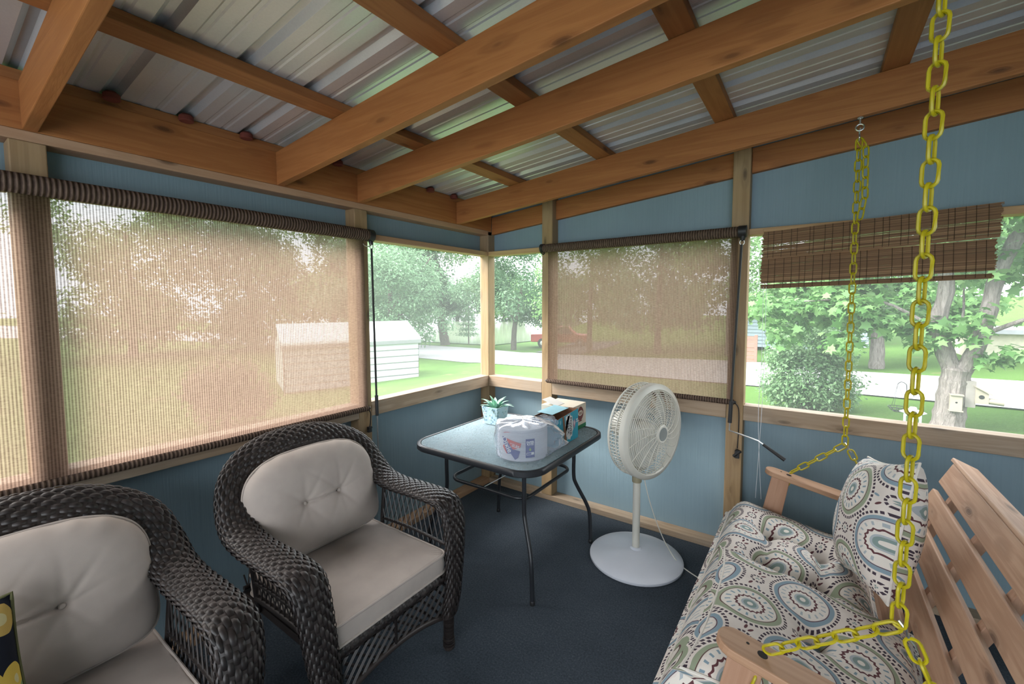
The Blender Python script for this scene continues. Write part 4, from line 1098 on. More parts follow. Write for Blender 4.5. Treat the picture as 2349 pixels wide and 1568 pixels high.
for i in range(5):
    s0 = 0.035+0.122*i; wd = 0.088 if i < 4 else 0.100
    b = MB(); poly = [bk(s0, 0), bk(s0+wd, 0), bk(s0+wd, 0.020), bk(s0, 0.020)]
    b.extrude(poly, lambda x, z, d: (x, d, z), -HY+0.035, HY-0.035); b.build('back_slat', W['cedar_y'], SW, smooth=False, bevel=0.004, **kw)
for y in (-0.52, -0.17, 0.17, 0.52):
    b = MB(); b.extrude([bk(-0.06, 0.0205), bk(0.60, 0.0205), bk(0.60, 0.055), bk(-0.06, 0.055)], lambda x, z, d: (x, d, z), y-0.019, y+0.019); b.build('back_rail', W['cedar_z'], SW, smooth=False, bevel=0.003, **kw)
b = MB(); b.extrude([bk(0.628, -0.012), bk(0.645, -0.012), bk(0.645, 0.075), bk(0.628, 0.075)], lambda x, z, d: (x, d, z), -HY+0.03, HY-0.03); b.build('top_cap', W['cedar_y'], SW, smooth=False, bevel=0.004, **kw)
for sg in (-1, 1):
    y = sg*HY; b = MB()
    ol2 = [(0.36, y-0.045), (0.36, y+0.045)]+[(-0.185+0.045*math.cos(a), y+0.045*math.sin(a)) for a in np.linspace(PI/2, 1.5*PI, 12)]
    b.extrude(ol2[::-1], lambda x, yy, d: (x, yy, d), 0.272, 0.297); arm = b.build('armrest', W['cedar_x'], SW, smooth=False, bevel=0.004, **kw)
    b = MB(); b.lathe([(0.012, 0.2962), (0.012, 0.2975)], 14, Matrix.Translation((-0.125, y, 0))); b.lathe([(0.004, 0.2965), (0.004, 0.2978)], 10, Matrix.Translation((-0.16, y+0.012, 0))); b.build('hole_shade_disc', plain('painted_hole_shade', (0.012, 0.008, 0.006), 0.9), arm, **kw)  # flat discs, no real holes: the shade inside is painted on as dark colour
    b = MB(); b.extrude([(-0.195, -0.06), (-0.105, -0.06), (-0.115, 0.2715), (-0.195, 0.2715)], lambda x, z, d: (x, d, z), y-0.014, y+0.014); b.build('arm_support', W['cedar_z'], SW, smooth=False, bevel=0.003, **kw)
    b = MB(); b.extrude([bk(-0.06, 0.021), bk(0.46, 0.021), bk(0.46, 0.06), bk(-0.06, 0.06)], lambda x, z, d: (x, d, z), y-sg*0.03-0.014, y-sg*0.03+0.014); b.build('arm_support', W['cedar_z'], SW, smooth=False, bevel=0.003, **kw)

def chain(b, path, pitch=0.0445, wr=0.0036, lw=0.0125, roll0=0.0):
    P_ = [Vector(p) for p in path]; L = [0]
    for i in range(1, len(P_)): L.append(L[-1]+(P_[i]-P_[i-1]).length)
    n = max(1, round(L[-1]/pitch)); pt = L[-1]/n
    def at(s):
        for i in range(1, len(P_)):
            if s <= L[i]+1e-9:
                f = (s-L[i-1])/max(1e-9, L[i]-L[i-1]); return P_[i-1].lerp(P_[i], f), (P_[i]-P_[i-1]).normalized()
        return P_[-1], (P_[-1]-P_[-2]).normalized()
    ref = None
    for k in range(n):
        c, t = at((k+0.5)*pt)
        if ref is None:
            ref = Vector((1, 0, 0)) if abs(t.x) < 0.9 else Vector((0, 1, 0))
            ref = Matrix.Rotation(roll0, 3, t) @ ref
        a = (ref-t*ref.dot(t)).normalized(); ref = a
        sd_ = a if k % 2 == 0 else t.cross(a)
        hl = pt/2+wr*0.95; st_ = hl-lw
        loop = [c+t*(st_+lw*math.sin(q))+sd_*lw*math.cos(q) for q in np.linspace(0, PI, 7)]+[c-t*(st_+lw*math.sin(q))-sd_*lw*math.cos(q) for q in np.linspace(0, PI, 7)]
        b.tube(loop, wr, 6, closed=True)

def swing_chain(lab, yb, xb, Y, front, rear, under, doubled):
    zb = 2.113+SL*xb
    eb = thing('eye_bolt', 'steel eye bolt screwed into the rafter above the %s swing chain' % ('far' if doubled else 'near'), 'bolt', (xb, yb, zb))
    b = MB(); b.lathe([(0.0115, 0.0), (0.0115, -0.003), (0.0085, -0.006), (0.0038, -0.006), (0.0038, -0.030)], 12, Matrix.Translation((xb, yb, zb))); b.tube([(xb+0.014*math.cos(q), yb, zb-0.043+0.014*math.sin(q)) for q in np.linspace(0, 2*PI, 19)[:-1]], 0.0036, 8, closed=True); b.build('bolt', CHROME, eb)
    R = thing('swing_chain', lab, 'chain', (xb, yb, zb-0.06), group='swing chains')
    b = MB(); z0 = zb-0.053
    b.tube(sub_bez([(xb+0.004, yb-0.012, z0+0.006), (xb, yb, z0+0.010-0.012), (xb, yb+0.011, z0-0.012), (xb, yb, z0-0.024), (xb, yb-0.010, z0-0.034), (xb, yb, z0-0.046), (xb, yb+0.010, z0-0.038)], 6), 0.0032, 8); b.build('s_hook', CHROME, R)
    zt = z0-0.040
    b = MB(); chain(b, [(xb, yb, zt), Y], roll0=0.5); b.build('main_strand', YELLOW, R)
    if doubled:
        f = Vector((xb, yb, zt)); d_ = (Vector(Y)-f).normalized()
        b = MB(); chain(b, [f, f+Vector((0.024, -0.008, -0.05)), f+Vector((0.028, -0.012, -0.24)), f+d_*0.345+Vector((0.014, -0.004, 0.0))], roll0=0.9); b.build('spare_strand', YELLOW, R)
    b = MB(); Yv = Vector(Y)
    b.tube(sub_bez([Yv+Vector((0, 0, 0.012)), Yv+Vector((0.010, -0.004, 0.0)), Yv+Vector((0.014, 0, -0.014)), Yv+Vector((0.026, 0.0, -0.03))], 5), 0.0036, 8); b.build('joining_link', CHROME, R)
    b = MB(); chain(b, [Y, front]); b.build('front_strand', YELLOW, R)
    b = MB(); chain(b, [Yv+Vector((0.02, 0, -0.022)), rear]); b.build('rear_strand', YELLOW, R)
    b = MB(); chain(b, [Vector(front)+Vector((-0.006, -0.002, -0.028)), under]); b.build('lower_strand', YELLOW, R)
    return R
fl = lambda x, y, z: SM @ Vector((x, y, z))
swing_chain('yellow plastic chain holding the far end of the swing, by the bamboo blind', -0.363, 2.352, (2.358, -0.272, 0.845), fl(-0.122, HY, 0.312), fl(0.345, HY-0.012, 0.16), fl(-0.15, HY+0.022, 0.03), True)
swing_chain('thick looking yellow plastic chain holding the near end of the swing', -1.684, 2.392, (2.382, -1.672, 0.852), fl(-0.122, -HY, 0.312), fl(0.345, -HY-0.012, 0.16), fl(-0.15, -HY-0.022, 0.03), False)

# seat pad of the swing
def pad(name, label, x0, x1, y0, y1, z0, th_, tufts, droop, uvo, group=None, pinch=0.0):
    R = thing(name, label, 'cushion', (2.205, -0.94, 0.325), (0, math.radians(11), 0), group)
    nx, ny = 44, 96 if y1-y0 > 0.8 else 60
    def sect(u, v):
        x = x0+(x1-x0)*u; y = y0+(y1-y0)*v
        eu = min(u, 1-u)*(x1-x0); ev = min(v, 1-v)*(y1-y0); e = 1-math.exp(-min(eu, ev)/0.028)
        z = th_*(0.30+0.70*e)
        for tx, ty in tufts:
            d = math.hypot(x-tx, y-ty); z -= 0.062*math.exp(-(d/0.040)**2)+0.022*math.exp(-(d/0.10)**2)
        for i_, (tx, ty) in enumerate(tufts):
            for tx2, ty2 in tufts[i_+1:]:
                dd = math.hypot(tx-tx2, ty-ty2)
                if dd < 0.34:
                    s_ = max(0, min(1, ((x-tx)*(tx2-tx)+(y-ty)*(ty2-ty))/dd**2)); q = math.hypot(x-tx-s_*(tx2-tx), y-ty-s_*(ty2-ty))
                    z -= 0.026*math.exp(-(q/0.020)**2)
        z += 0.005*mnoise.noise(Vector((x*9, y*9, 1.7)))
        if pinch:
            cu = abs(2*u-1); cv = abs(2*v-1)
            z *= 1-0.5*(cu*cv)**4
            x += (x-(x0+x1)/2)*pinch*(cu*cv)**3; y += (y-(y0+y1)/2)*pinch*(cu*cv)**3
        return x, y, z
    b = MB()
    for sgn in (1, 0):
        rows = []; uvs = []
        for i in range(nx+1):
            row = []; uvr = []
            for j in range(ny+1):
                u, v = i/nx, j/ny; x, y, z = sect(u, v)
                fr = max(0, (x0+0.085-x)/0.085) if droop else 0
                zz = z0+(z if sgn else 0.02*0)
                zz -= droop*fr**2
                row.append((x, y, zz)); uvr.append((uvo[0]+y+(0 if sgn else 0.1), uvo[1]+x-z*0.3))
            rows.append(row); uvs.append(uvr)
        b.grid(rows, uvs, flip=(sgn == 1) ^ True)
        if sgn: top_rows = rows
        else: bot_rows = rows
    per = lambda r: r[0]+[q[-1] for q in r[1:-1]]+r[-1][::-1]+[q[0] for q in r[-2:0:-1]]
    tp, bp = per(top_rows), per(bot_rows)
    mid = [((a[0]+c[0])/2+0.02*(1 if a[0] > (x0+x1)/2 else -1)*(abs(a[0]-(x0+x1)/2) > (x1-x0)*0.495), (a[1]+c[1])/2+0.016*(1 if a[1] > (y0+y1)/2 else -1)*(abs(a[1]-(y0+y1)/2) > (y1-y0)*0.495), (a[2]+c[2])/2) for a, c in zip(tp, bp)]
    uvp = [[(uvo[0]+p[1]*1.0+0.02*k, uvo[1]+p[0]+0.03*k) for p in tp] for k in range(3)]
    b.grid([tp, mid, bp], uvp, closev=True)
    b.build('cover', MEDAL, R, world=False, angle=80, weld=0.0004)
    b = MB(); b.tube([(p[0], p[1], p[2]+0.001) for p in tp], 0.0042, 6, closed=True); b.build('piping', MEDAL, R, world=False)
    for i_, (tx, ty) in enumerate(tufts):
        u, v = (tx-x0)/(x1-x0), (ty-y0)/(y1-y0); x, y, z = sect(u, v)
        b = MB(); b.lathe([(0.011, 0.0), (0.010, 0.005), (0.0005, 0.007)], 12, Matrix.Translation((x, y, z0+z-0.001))); b.build('tuft_button', MEDAL, R, world=False)
    return R
tf = [(-0.145+0.20*i, yy) for i in range(2) for yy in (-0.46, -0.18, 0.12, 0.41)]
pad('seat_cushion', 'long tufted medallion print cushion covering the swing seat', -0.335, 0.235, -0.665, 0.665, 0.0105, 0.115, tf, 0.05, (0.0, 0.0))
pad('seat_cushion', 'medallion print pad lying over the near end of the swing seat, corner by the armrest', -0.265, 0.275, -0.655, 0.00, 0.118, 0.062, [(0.02, -0.30)], 0.0, (0.13, 0.06), pinch=0.10)
R = thing('throw_pillow', 'plump medallion print pillow standing against the far end of the swing back', 'pillow', (2.485, -0.585, 0.672), (0, 0, 0))
Nn = Vector((-0.96, -0.14, 0.22)).normalized(); Uu = Vector((0.22, 0.02, 0.97)); Uu = (Uu-Nn*Uu.dot(Nn)).normalized(); Ss = Uu.cross(Nn)
Rm = Matrix(((Ss.x, Uu.x, Nn.x, 2.440), (Ss.y, Uu.y, Nn.y, -0.715), (Ss.z, Uu.z, Nn.z, 0.688), (0, 0, 0, 1))) @ Matrix.Rotation(math.radians(17), 4, 'Z')
R.matrix_world = Rm; ROOTM[R.name] = Rm
throw_pillow(R, 0.48, 0.48, 0.225, MEDAL, 34, 0.09, (0.02, 0.08))

# ------------------------------------------------------------------ outdoors
zg = lambda x, y=0: max(0.09*x-0.82, -2.2)
XK = (-2.2+0.82)/0.09
def ground_sheet(name, pts_rows, mat, lab, cat, lift):
    b = MB(); b.grid([[(x, y, zg(x)+lift) for x, y in row] for row in pts_rows]); o = b.build(name, mat, smooth=False)
    if o.data.polygons[0].normal.z < 0: o.data.flip_normals()
    return struct(o, lab, cat)
ground_sheet('lawn', [[(x, -60) , (x, 20), (x, 130)] for x in (-170, XK, -0.13)], m_lawn(), 'green lawn sloping down from the porch to the pond', 'lawn', 0.0)
ground_sheet('lawn', [[(x, 0.13) , (x, 130)] for x in (-0.13, 6, 60)], bpy.data.materials['lawn_grass'], 'mown grass in front of the right window, around the forked tree', 'lawn', 0.0)
near = [(-110, -4), (-70, 4), (-57.9, 12.0), (-35.4, 16.4), (-18.8, 17.45), (-14.7, 17.5), (-8.8, 14.98), (-4, 12.6), (0.76, 10.36), (3.02, 9.40), (5.15, 8.25), (9, 5.8), (16, 1.0)]
far = [(-112, 8), (-80, 15.5), (-70.7, 19.0), (-42.5, 22.4), (-25.5, 23.9), (-20.5, 24.4), (-14.7, 23.8), (-7, 19.6), (0.24, 16.17), (3.25, 13.22), (6.05, 11.53), (11, 8.8), (19, 3.5)]
def dens(P_, m=8):
    out = []
    for i in range(len(P_)-1):
        for k in range(m): out.append((P_[i][0]+(P_[i+1][0]-P_[i][0])*k/m, P_[i][1]+(P_[i+1][1]-P_[i][1])*k/m))
    return out+[P_[-1]]
n_, f_ = dens(near), dens(far)
ASPH = plain('pale_asphalt', (0.27, 0.27, 0.275), 0.85, var=0.08, scale=1.5)
ground_sheet('road', [[(a[0]+(c[0]-a[0])*k/8, a[1]+(c[1]-a[1])*k/8) for k in range(9)] for a, c in zip(n_, f_)], ASPH, 'pale grey road running past the porch behind the lawn', 'road', 0.03)
ground_sheet('driveway', [[(-14.4, 23.95), (-14.2, 27), (-16.0, 33)], [(-9.5, 21.2), (-9.6, 26), (-11, 33)]], plain('dark_asphalt', (0.06, 0.06, 0.065), 0.8), 'dark driveway where the red car stands', 'driveway', 0.05)
b = MB(); b.add([(-30, 25.8, -2.14), (-20.6, 26.9, -2.14), (-20, 32, -2.14), (-45, 110, -2.14), (-160, 110, -2.14), (-160, 40, -2.14), (-60, 28, -2.14)], [tuple(range(7))]); struct(b.build('pond', m_water(), smooth=False), 'still pond behind the ivy covered tree', 'pond')

# leaves and trees
def leaf_cloud(name, mat, parent, blobs, n, size, seed, shape='oval', droop=0.5):
    """Leaves spread through ellipsoid clumps ((x,y,z),(rx,ry,rz)); every leaf is a small folded blade."""
    rs = np.random.RandomState(seed)
    vol = np.array([r[0]*r[1]*r[2] for c, r in blobs])**0.67; pick = rs.choice(len(blobs), n, p=vol/vol.sum())
    cen = np.array([c for c, r in blobs], float)[pick]; rad = np.array([r for c, r in blobs], float)[pick]
    d = rs.normal(size=(n, 3)); d /= np.linalg.norm(d, axis=1)[:, None]
    rr = rs.uniform(0.25, 1.0, n)**0.5*(1+0.14*rs.normal(size=n))
    pos = cen+d*rad*rr[:, None]
    # leaf frame: normal mostly outward-up, direction along a drooping tangent
    nr = d*0.5+rs.normal(size=(n, 3))*0.45; nr[:, 2] += 0.65; nr /= np.linalg.norm(nr, axis=1)[:, None]
    t = rs.normal(size=(n, 3)); t[:, 2] -= droop; t -= nr*(t*nr).sum(1)[:, None]; t /= np.linalg.norm(t, axis=1)[:, None]
    s = np.cross(nr, t); sz = size*rs.uniform(0.6, 1.25, n)
    if shape == 'oval': T_ = [(0, 0, 0), (0.45, 0.24, 0.05), (1, 0, -0.06), (0.45, -0.24, 0.05)]
    elif shape == 'needle': T_ = [(0, 0.03, 0), (0.5, 0.16, 0), (1, 0, -0.1), (0.5, -0.16, 0)]
    else: T_ = [(0, 0, 0), (0.10, 0.20, 0), (0.02, 0.50, -0.05), (0.36, 0.30, 0.02), (0.52, 0.58, -0.06), (0.62, 0.20, 0.02), (1.0, 0, -0.08), (0.62, -0.20, 0.02), (0.52, -0.58, -0.06), (0.36, -0.30, 0.02), (0.02, -0.50, -0.05), (0.10, -0.20, 0)]
    m = len(T_)
    V = np.zeros((n, m, 3))
    for i, (a, c, e) in enumerate(T_): V[:, i] = pos+t*(a*sz)[:, None]+s*(c*sz)[:, None]+nr*(e*sz)[:, None]
    V = V.reshape(-1, 3)
    if parent is not None: V = V-np.array(ROOTM[parent.name].translation)
    me = bpy.data.meshes.new(name)
    me.vertices.add(n*m); me.vertices.foreach_set('co', V.astype(np.float32).ravel())
    me.loops.add(n*m); me.loops.foreach_set('vertex_index', np.arange(n*m, dtype=np.int32))
    me.polygons.add(n); me.polygons.foreach_set('loop_start', np.arange(0, n*m, m, dtype=np.int32)); 
    me.polygons.foreach_set('loop_total', np.full(n, m, dtype=np.int32))
    me.materials.append(mat); me.update(); me.validate()
    o = bpy.data.objects.new(name, me); COL.objects.link(o)
    if parent is not None: o.parent = parent; ROOTM[o.name] = ROOTM[parent.name]
    return o
L1 = m_leaf('leaf_fresh', (0.105, 0.215, 0.065), (0.16, 0.30, 0.105), (0.25, 0.39, 0.17))
L2 = m_leaf('leaf_blue_green', (0.085, 0.180, 0.085), (0.135, 0.255, 0.13), (0.21, 0.33, 0.19))
L3 = m_leaf('leaf_maple', (0.085, 0.20, 0.055), (0.13, 0.28, 0.085), (0.22, 0.38, 0.14), 0.5)
L4 = m_leaf('leaf_dark', (0.035, 0.085, 0.04), (0.06, 0.13, 0.06), (0.10, 0.18, 0.08))
BARK1 = m_bark('bark_dark', (0.075, 0.06, 0.05), (0.17, 0.145, 0.125)); BARK2 = m_bark('bark_pale', (0.13, 0.11, 0.10), (0.32, 0.285, 0.265))
def clumps(c, R_, k, r, seed, squash=0.75):
    rs = random.Random(seed); out = []
    for i in range(k):
        while True:
            d = Vector((rs.uniform(-1, 1), rs.uniform(-1, 1), rs.uniform(-1, 1)))
            if 0.2 < d.length < 1: break
        q = r*rs.uniform(0.7, 1.35)
        out.append(((c[0]+d.x*R_[0], c[1]+d.y*R_[1], c[2]+d.z*R_[2]), (q, q, q*squash)))
    return out
def limb(b, pts, r0, r1, seed=0, n=9):
    P_ = sub_bez(pts, 5); k = len(P_); b.tube(P_, [(r0+(r1-r0)*(i/(k-1)))*(1+0.06*math.sin(i*2.1+seed)) for i in range(k)], n)
def tree(name, lab, x, y, trunk, blobs, n, size, seed, leaf, bark, shape='oval', cat='tree', group=None):
    z = zg(x); R = thing(name, lab, cat, (x, y, z), group=group)
    b = MB()
    for pts, r0, r1 in trunk: limb(b, [(x+p[0], y+p[1], z+p[2]) for p in pts], r0, r1, seed)
    b.build('trunk', bark, R)
    leaf_cloud('foliage', leaf, R, [((x+c[0], y+c[1], z+c[2]), r) for c, r in blobs], n, size, seed, shape)
    return R
# ivy tree
R = tree('ivy_clad_tree', 'large dark trunked tree wrapped in ivy at the pond edge, seen through the corner window', -24.98, 25.28,
     [([(0.25, 0.1, -0.05), (0.1, 0, 1.2), (-0.15, -0.15, 3.6), (-0.1, 0, 4.6)], 0.44, 0.30), ([(-0.12, -0.1, 4.2), (-0.6, -0.6, 6.2), (-1.35, -1.3, 8.6), (-2.6, -2.4, 12)], 0.26, 0.14), ([(-0.1, 0, 4.4), (-0.2, -0.1, 6.6), (-0.5, -0.5, 8.8), (-0.2, 0.4, 13)], 0.26, 0.14), ([(-0.3, -0.2, 4.0), (-1.6, -1.6, 5.0), (-2.8, -3.0, 5.3)], 0.12, 0.05)],
     clumps((0.0, 1.5, 11.0), (5.5, 4.0, 4.0), 24, 1.5, 11)+clumps((2.6, 2.6, 6.2), (2.4, 2.0, 2.4), 11, 1.1, 12)+clumps((-3.0, -0.5, 7.8), (1.5, 1.5, 1.2), 6, 0.8, 13), 17000, 0.29, 1, L1, BARK1)
leaf_cloud('ivy', m_leaf('leaf_ivy', (0.05, 0.115, 0.055), (0.075, 0.165, 0.08), (0.12, 0.22, 0.11)), R, [((-25.1, 25.15, 1.95), (1.75, 1.75, 0.75)), ((-24.9, 25.3, 1.15), (1.15, 1.15, 0.75)), ((-25.9, 24.5, 1.35), (1.1, 1.0, 0.55)), ((-24.1, 26.0, 1.4), (1.1, 1.0, 0.5)), ((-24.95, 25.3, -0.3), (0.52, 0.52, 0.75)), ((-25.2, 25.2, 3.2), (0.8, 0.8, 0.9))], 6500, 0.24, 2)
tree('leafy_tree', 'big round leafy tree behind the white metal shed', -21.0, 16.1, [([(0, 0, 0), (0.1, 0, 2), (0, 0.2, 5)], 0.22, 0.12), ([(0, 0, 3), (0.9, 1.2, 5), (1.8, 2.4, 7)], 0.10, 0.04)],
     clumps((-0.6, -0.3, 4.8), (3.6, 3.4, 3.6), 30, 1.25, 21)+clumps((1.3, 2.2, 2.6), (1.6, 1.8, 1.2), 8, 0.8, 22), 20000, 0.22, 3, L2, BARK1)
tree('leafy_tree', 'slender trunked leafy tree beyond the road, behind the corner post', -17.22, 25.25, [([(0, 0, 0), (0.08, 0, 1.6), (0.3, 0.1, 3.0), (0.8, 0.3, 5.5)], 0.24, 0.12), ([(0.1, 0, 2.2), (-0.7, -0.5, 4.2), (-1.2, -0.8, 6)], 0.10, 0.05)],
     clumps((0.1, 0.2, 6.0), (3.6, 3.6, 3.6), 30, 1.25, 31)+clumps((-2.8, -1.2, 4.4), (2.0, 1.8, 1.3), 9, 0.9, 32)+clumps((1.4, 1.0, 2.6), (2.3, 1.8, 0.6), 6, 0.7, 33), 22000, 0.26, 4, L2, BARK1)
tree('small_pine', 'small thin pine sapling on the pond bank', -23.56, 27.21, [([(0, 0, 0), (0.02, 0, 2), (0, 0, 4.0)], 0.07, 0.02)], [((0.0, 0, 0.9+0.45*i), (1.15-0.14*i, 1.15-0.14*i, 0.16)) for i in range(8)], 1700, 0.22, 5, L2, BARK1, 'needle')
tree('leafy_tree', 'spreading tree beyond the road, seen through the left part of the back shade', -9.4, 22.4, [([(0, 0, 0), (0, 0.1, 3), (0.2, 0, 6)], 0.2, 0.1)], clumps((0, 0, 5.0), (3.4, 3.0, 3.4), 24, 1.3, 41), 8000, 0.26, 6, L1, BARK1)
tree('leafy_tree', 'dense tree behind the middle of the back shade', -4.6, 20.6, [([(0, 0, 0), (0, 0.1, 3), (0.2, 0, 6)], 0.2, 0.1)], clumps((0, 0, 4.4), (3.0, 3.0, 3.2), 24, 1.2, 51), 8000, 0.25, 7, L2, BARK1)
tree('leafy_tree', 'dense tree left of the red board fence, behind the right end of the back shade', -0.9, 18.9, [([(0, 0, 0), (0, 0.1, 3), (0.2, 0, 6)], 0.17, 0.1)], clumps((-0.4, 0.2, 4.6), (1.9, 2.0, 2.6), 18, 0.9, 61), 6500, 0.22, 8, L1, BARK1)
# trees behind the wide left shade
for i, (x, y, s, lab) in enumerate([(-38, 2.0, 1.25, 'big tree beyond the road, behind the left end of the wide shade'), (-35, 8.6, 1.1, 'broad tree beyond the road, left of the middle of the wide shade'), (-31, 13.4, 1.1, 'tree beyond the road, behind the middle of the wide shade'), (-27.5, 17.5, 1.0, 'tree behind the right end of the wide shade, left of the shed roof')]):
    y2 = y+5
    tree('leafy_tree', lab, x, y2, [([(0, 0, 0), (0.1, 0.1, 3), (0.0, 0, 7*s)], 0.30, 0.12)], clumps((0, 0, 5.2*s), (4.4*s, 4.4*s, 4.8*s), 40, 1.7, 71+i), 17000, 0.36, 20+i, (L1, L2)[i % 2], BARK1)
tree('shrub', 'tall brownish shrub on the lawn left of the white shed', -10.4, 2.1, [([(0, 0, 0), (0, 0, 1.2)], 0.06, 0.02)], clumps((0, 0, 0.95), (0.8, 0.9, 0.7), 14, 0.55, 81), 5200, 0.13, 9, m_leaf('leaf_russet', (0.12, 0.09, 0.055), (0.19, 0.13, 0.09), (0.24, 0.20, 0.11)), BARK1, cat='shrub')
# wooded far bank
for i in range(7):
    x, y = -78+9.5*i, 52+6.5*i-(i % 2)*3
    tree('far_bank_tree', 'hazy tree on the far bank of the pond', x, y, [([(0, 0, 0), (0.1, 0.1, 4), (0, 0, 9)], 0.35, 0.1)], clumps((0, 0, 4.6), (5.5, 5.5, 4.6), 28, 2.3, 91+i), 6500, 0.72, 30+i, (L2, L1)[i % 2], BARK1, group='trees on the far bank')
# right hand view
tree('maple_tree', 'forked pale barked maple on the lawn in front of the right window', 3.97, 6.46,
     [([(0, 0, -0.05), (0.02, 0.0, 0.25), (0.05, -0.02, 0.70), (0.07, -0.02, 0.98)], 0.205, 0.165), ([(0.07, -0.01, 0.85), (-0.07, 0.0, 1.20), (-0.16, 0.02, 1.70), (-0.10, 0.0, 2.3), (-0.3, 0.0, 3.4)], 0.125, 0.085), ([(0.08, -0.03, 0.85), (0.22, -0.06, 1.16), (0.34, -0.08, 1.75), (0.42, -0.1, 2.4), (0.7, -0.3, 3.4)], 0.115, 0.08),
      ([(-0.12, 0, 1.5), (-0.9, -0.1, 2.0), (-1.9, -0.2, 2.0)], 0.035, 0.012), ([(0.3, -0.1, 1.5), (1.0, -0.4, 1.9), (1.7, -0.8, 1.9)], 0.035, 0.012), ([(-0.1, 0, 1.3), (0.1, 0.05, 1.7), (0.15, 0.3, 2.2)], 0.03, 0.01)],
     clumps((0.3, 0.1, 3.0), (2.2, 1.8, 0.9), 22, 0.50, 101)+clumps((-1.3, 0.1, 1.75), (1.3, 0.7, 0.50), 18, 0.32, 102)+clumps((1.35, -0.35, 1.75), (0.8, 0.7, 0.75), 16, 0.30, 103)+clumps((2.3, 0.0, 2.5), (1.3, 1.0, 1.2), 16, 0.36, 104)+[((0.18, -0.35, 1.62), (0.20, 0.18, 0.34)), ((0.34, -0.30, 1.12), (0.17, 0.12, 0.16)), ((0.55, -0.35, 1.25), (0.2, 0.16, 0.13))], 12500, 0.145, 10, L3, BARK2, 'maple')
tree('maple_tree', 'straight trunked tree across the road, between bush and forked maple', 3.81, 14.02, [([(0, 0, 0), (0, 0, 0.6), (-0.03, 0, 1.8), (0, 0.1, 4)], 0.20, 0.13)],
     clumps((0, 0, 3.3), (3.2, 2.0, 1.5), 22, 0.7, 111)+clumps((-0.9, -0.4, 1.75), (1.3, 0.9, 0.45), 9, 0.42, 112)+clumps((1.2, -0.3, 1.75), (1.0, 0.9, 0.5), 7, 0.42, 113)+clumps((-1.5, -0.5, 1.45), (1.3, 0.7, 0.55), 12, 0.38, 114), 10500, 0.17, 11, L3, BARK2, 'maple')
tree('leafy_tree', 'low branched tree beside the red board fence, partly hiding the grey blue house', 1.25, 15.6, [([(0, 0, 0), (0.05, 0, 1.2), (0.1, 0, 3.2)], 0.14, 0.08)], clumps((0.15, 0, 2.3), (1.1, 0.9, 1.2), 16, 0.50, 121), 5200, 0.17, 12, L3, BARK1, 'maple')
tree('leafy_tree', 'dark leafy tree behind the pale tan building at the right picture edge', 8.6, 17.6, [([(0, 0, 0), (0, 0, 2), (0.2, 0, 5)], 0.2, 0.1)], clumps((-0.3, 0, 3.6), (2.6, 2.2, 2.6), 20, 1.0, 131), 6000, 0.22, 13, L1, BARK1)
tree('leafy_tree', 'tall leafy tree above the grey blue house roof', 3.4, 26.5, [([(0, 0, 0), (0, 0, 3), (0.2, 0, 7)], 0.25, 0.1)], clumps((0, 0, 6.0), (4.6, 3.0, 4.0), 26, 1.4, 141), 9000, 0.27, 14, L2, BARK1)
tree('round_bush', 'big round pale green bush on the lawn under the bamboo blind', 2.16, 7.60, [([(0, 0, 0), (0, 0, 0.7)], 0.05, 0.02), ([(0.05, 0, 0), (0.4, 0.1, 0.9)], 0.03, 0.01), ([(-0.05, 0, 0), (-0.35, -0.2, 0.9)], 0.03, 0.01)],
     [((0, 0, 0.62), (0.78, 0.72, 0.60)), ((-0.42, -0.1, 0.40), (0.42, 0.45, 0.38)), ((0.45, 0, 0.46), (0.42, 0.45, 0.42)), ((0.02, 0.1, 1.22), (0.60, 0.5, 0.45)), ((-0.42, -0.1, 1.05), (0.36, 0.35, 0.32)), ((0.45, 0.1, 1.15), (0.36, 0.35, 0.34)), ((0.1, 0.05, 1.55), (0.30, 0.3, 0.22))], 15000, 0.078, 15, m_leaf('leaf_bush', (0.09, 0.19, 0.075), (0.15, 0.27, 0.12), (0.27, 0.40, 0.22)), BARK1, cat='bush')

# white metal shed
A_ = Vector((-15.56, 6.29, 0)); B_ = Vector((-13.40, 11.63, 0)); ud = (B_-A_).normalized(); wd = Vector((-ud.y, ud.x, 0)); LN = (B_-A_).length
SHW = 3.6; zb = -2.2; ze = -0.17; zr = 0.62
SM_ = m = plain('white_sheet_metal', (0.36, 0.38, 0.38), 0.45, var=0.03); TRIM = plain('shed_trim', (0.20, 0.23, 0.22), 0.5, var=0.03)
t_ = thing('metal_shed', 'low white ribbed metal shed on the lawn, seen through the corner window', 'shed', (-14.5, 9.0, zb))
def wall_ribs(b, p, q, z0, z1, n):
    for i in range(n):
        za, zc = z0+(z1-z0)*i/n, z0+(z1-z0)*(i+1)/n; nn_ = Vector((q.y-p.y, p.x-q.x, 0)).normalized()
        zf = lambda z, o: [p+nn_*o+Vector((0, 0, z)), q+nn_*o+Vector((0, 0, z))]
        a = zf(za, -0.03); c = zf(za+(zc-za)*0.16, 0.035); d = zf(za+(zc-za)*0.95, 0.028); e = zf(zc, -0.03)
        b.add(a+c+d+e, [(0, 1, 3, 2), (2, 3, 5, 4), (4, 5, 7, 6)])
b = MB(); wall_ribs(b, A_, B_, zb, ze-0.22, 6); b.build('front_wall', SM_, t_, smooth=False)
C_ = B_+wd*SHW; D_ = A_+wd*SHW
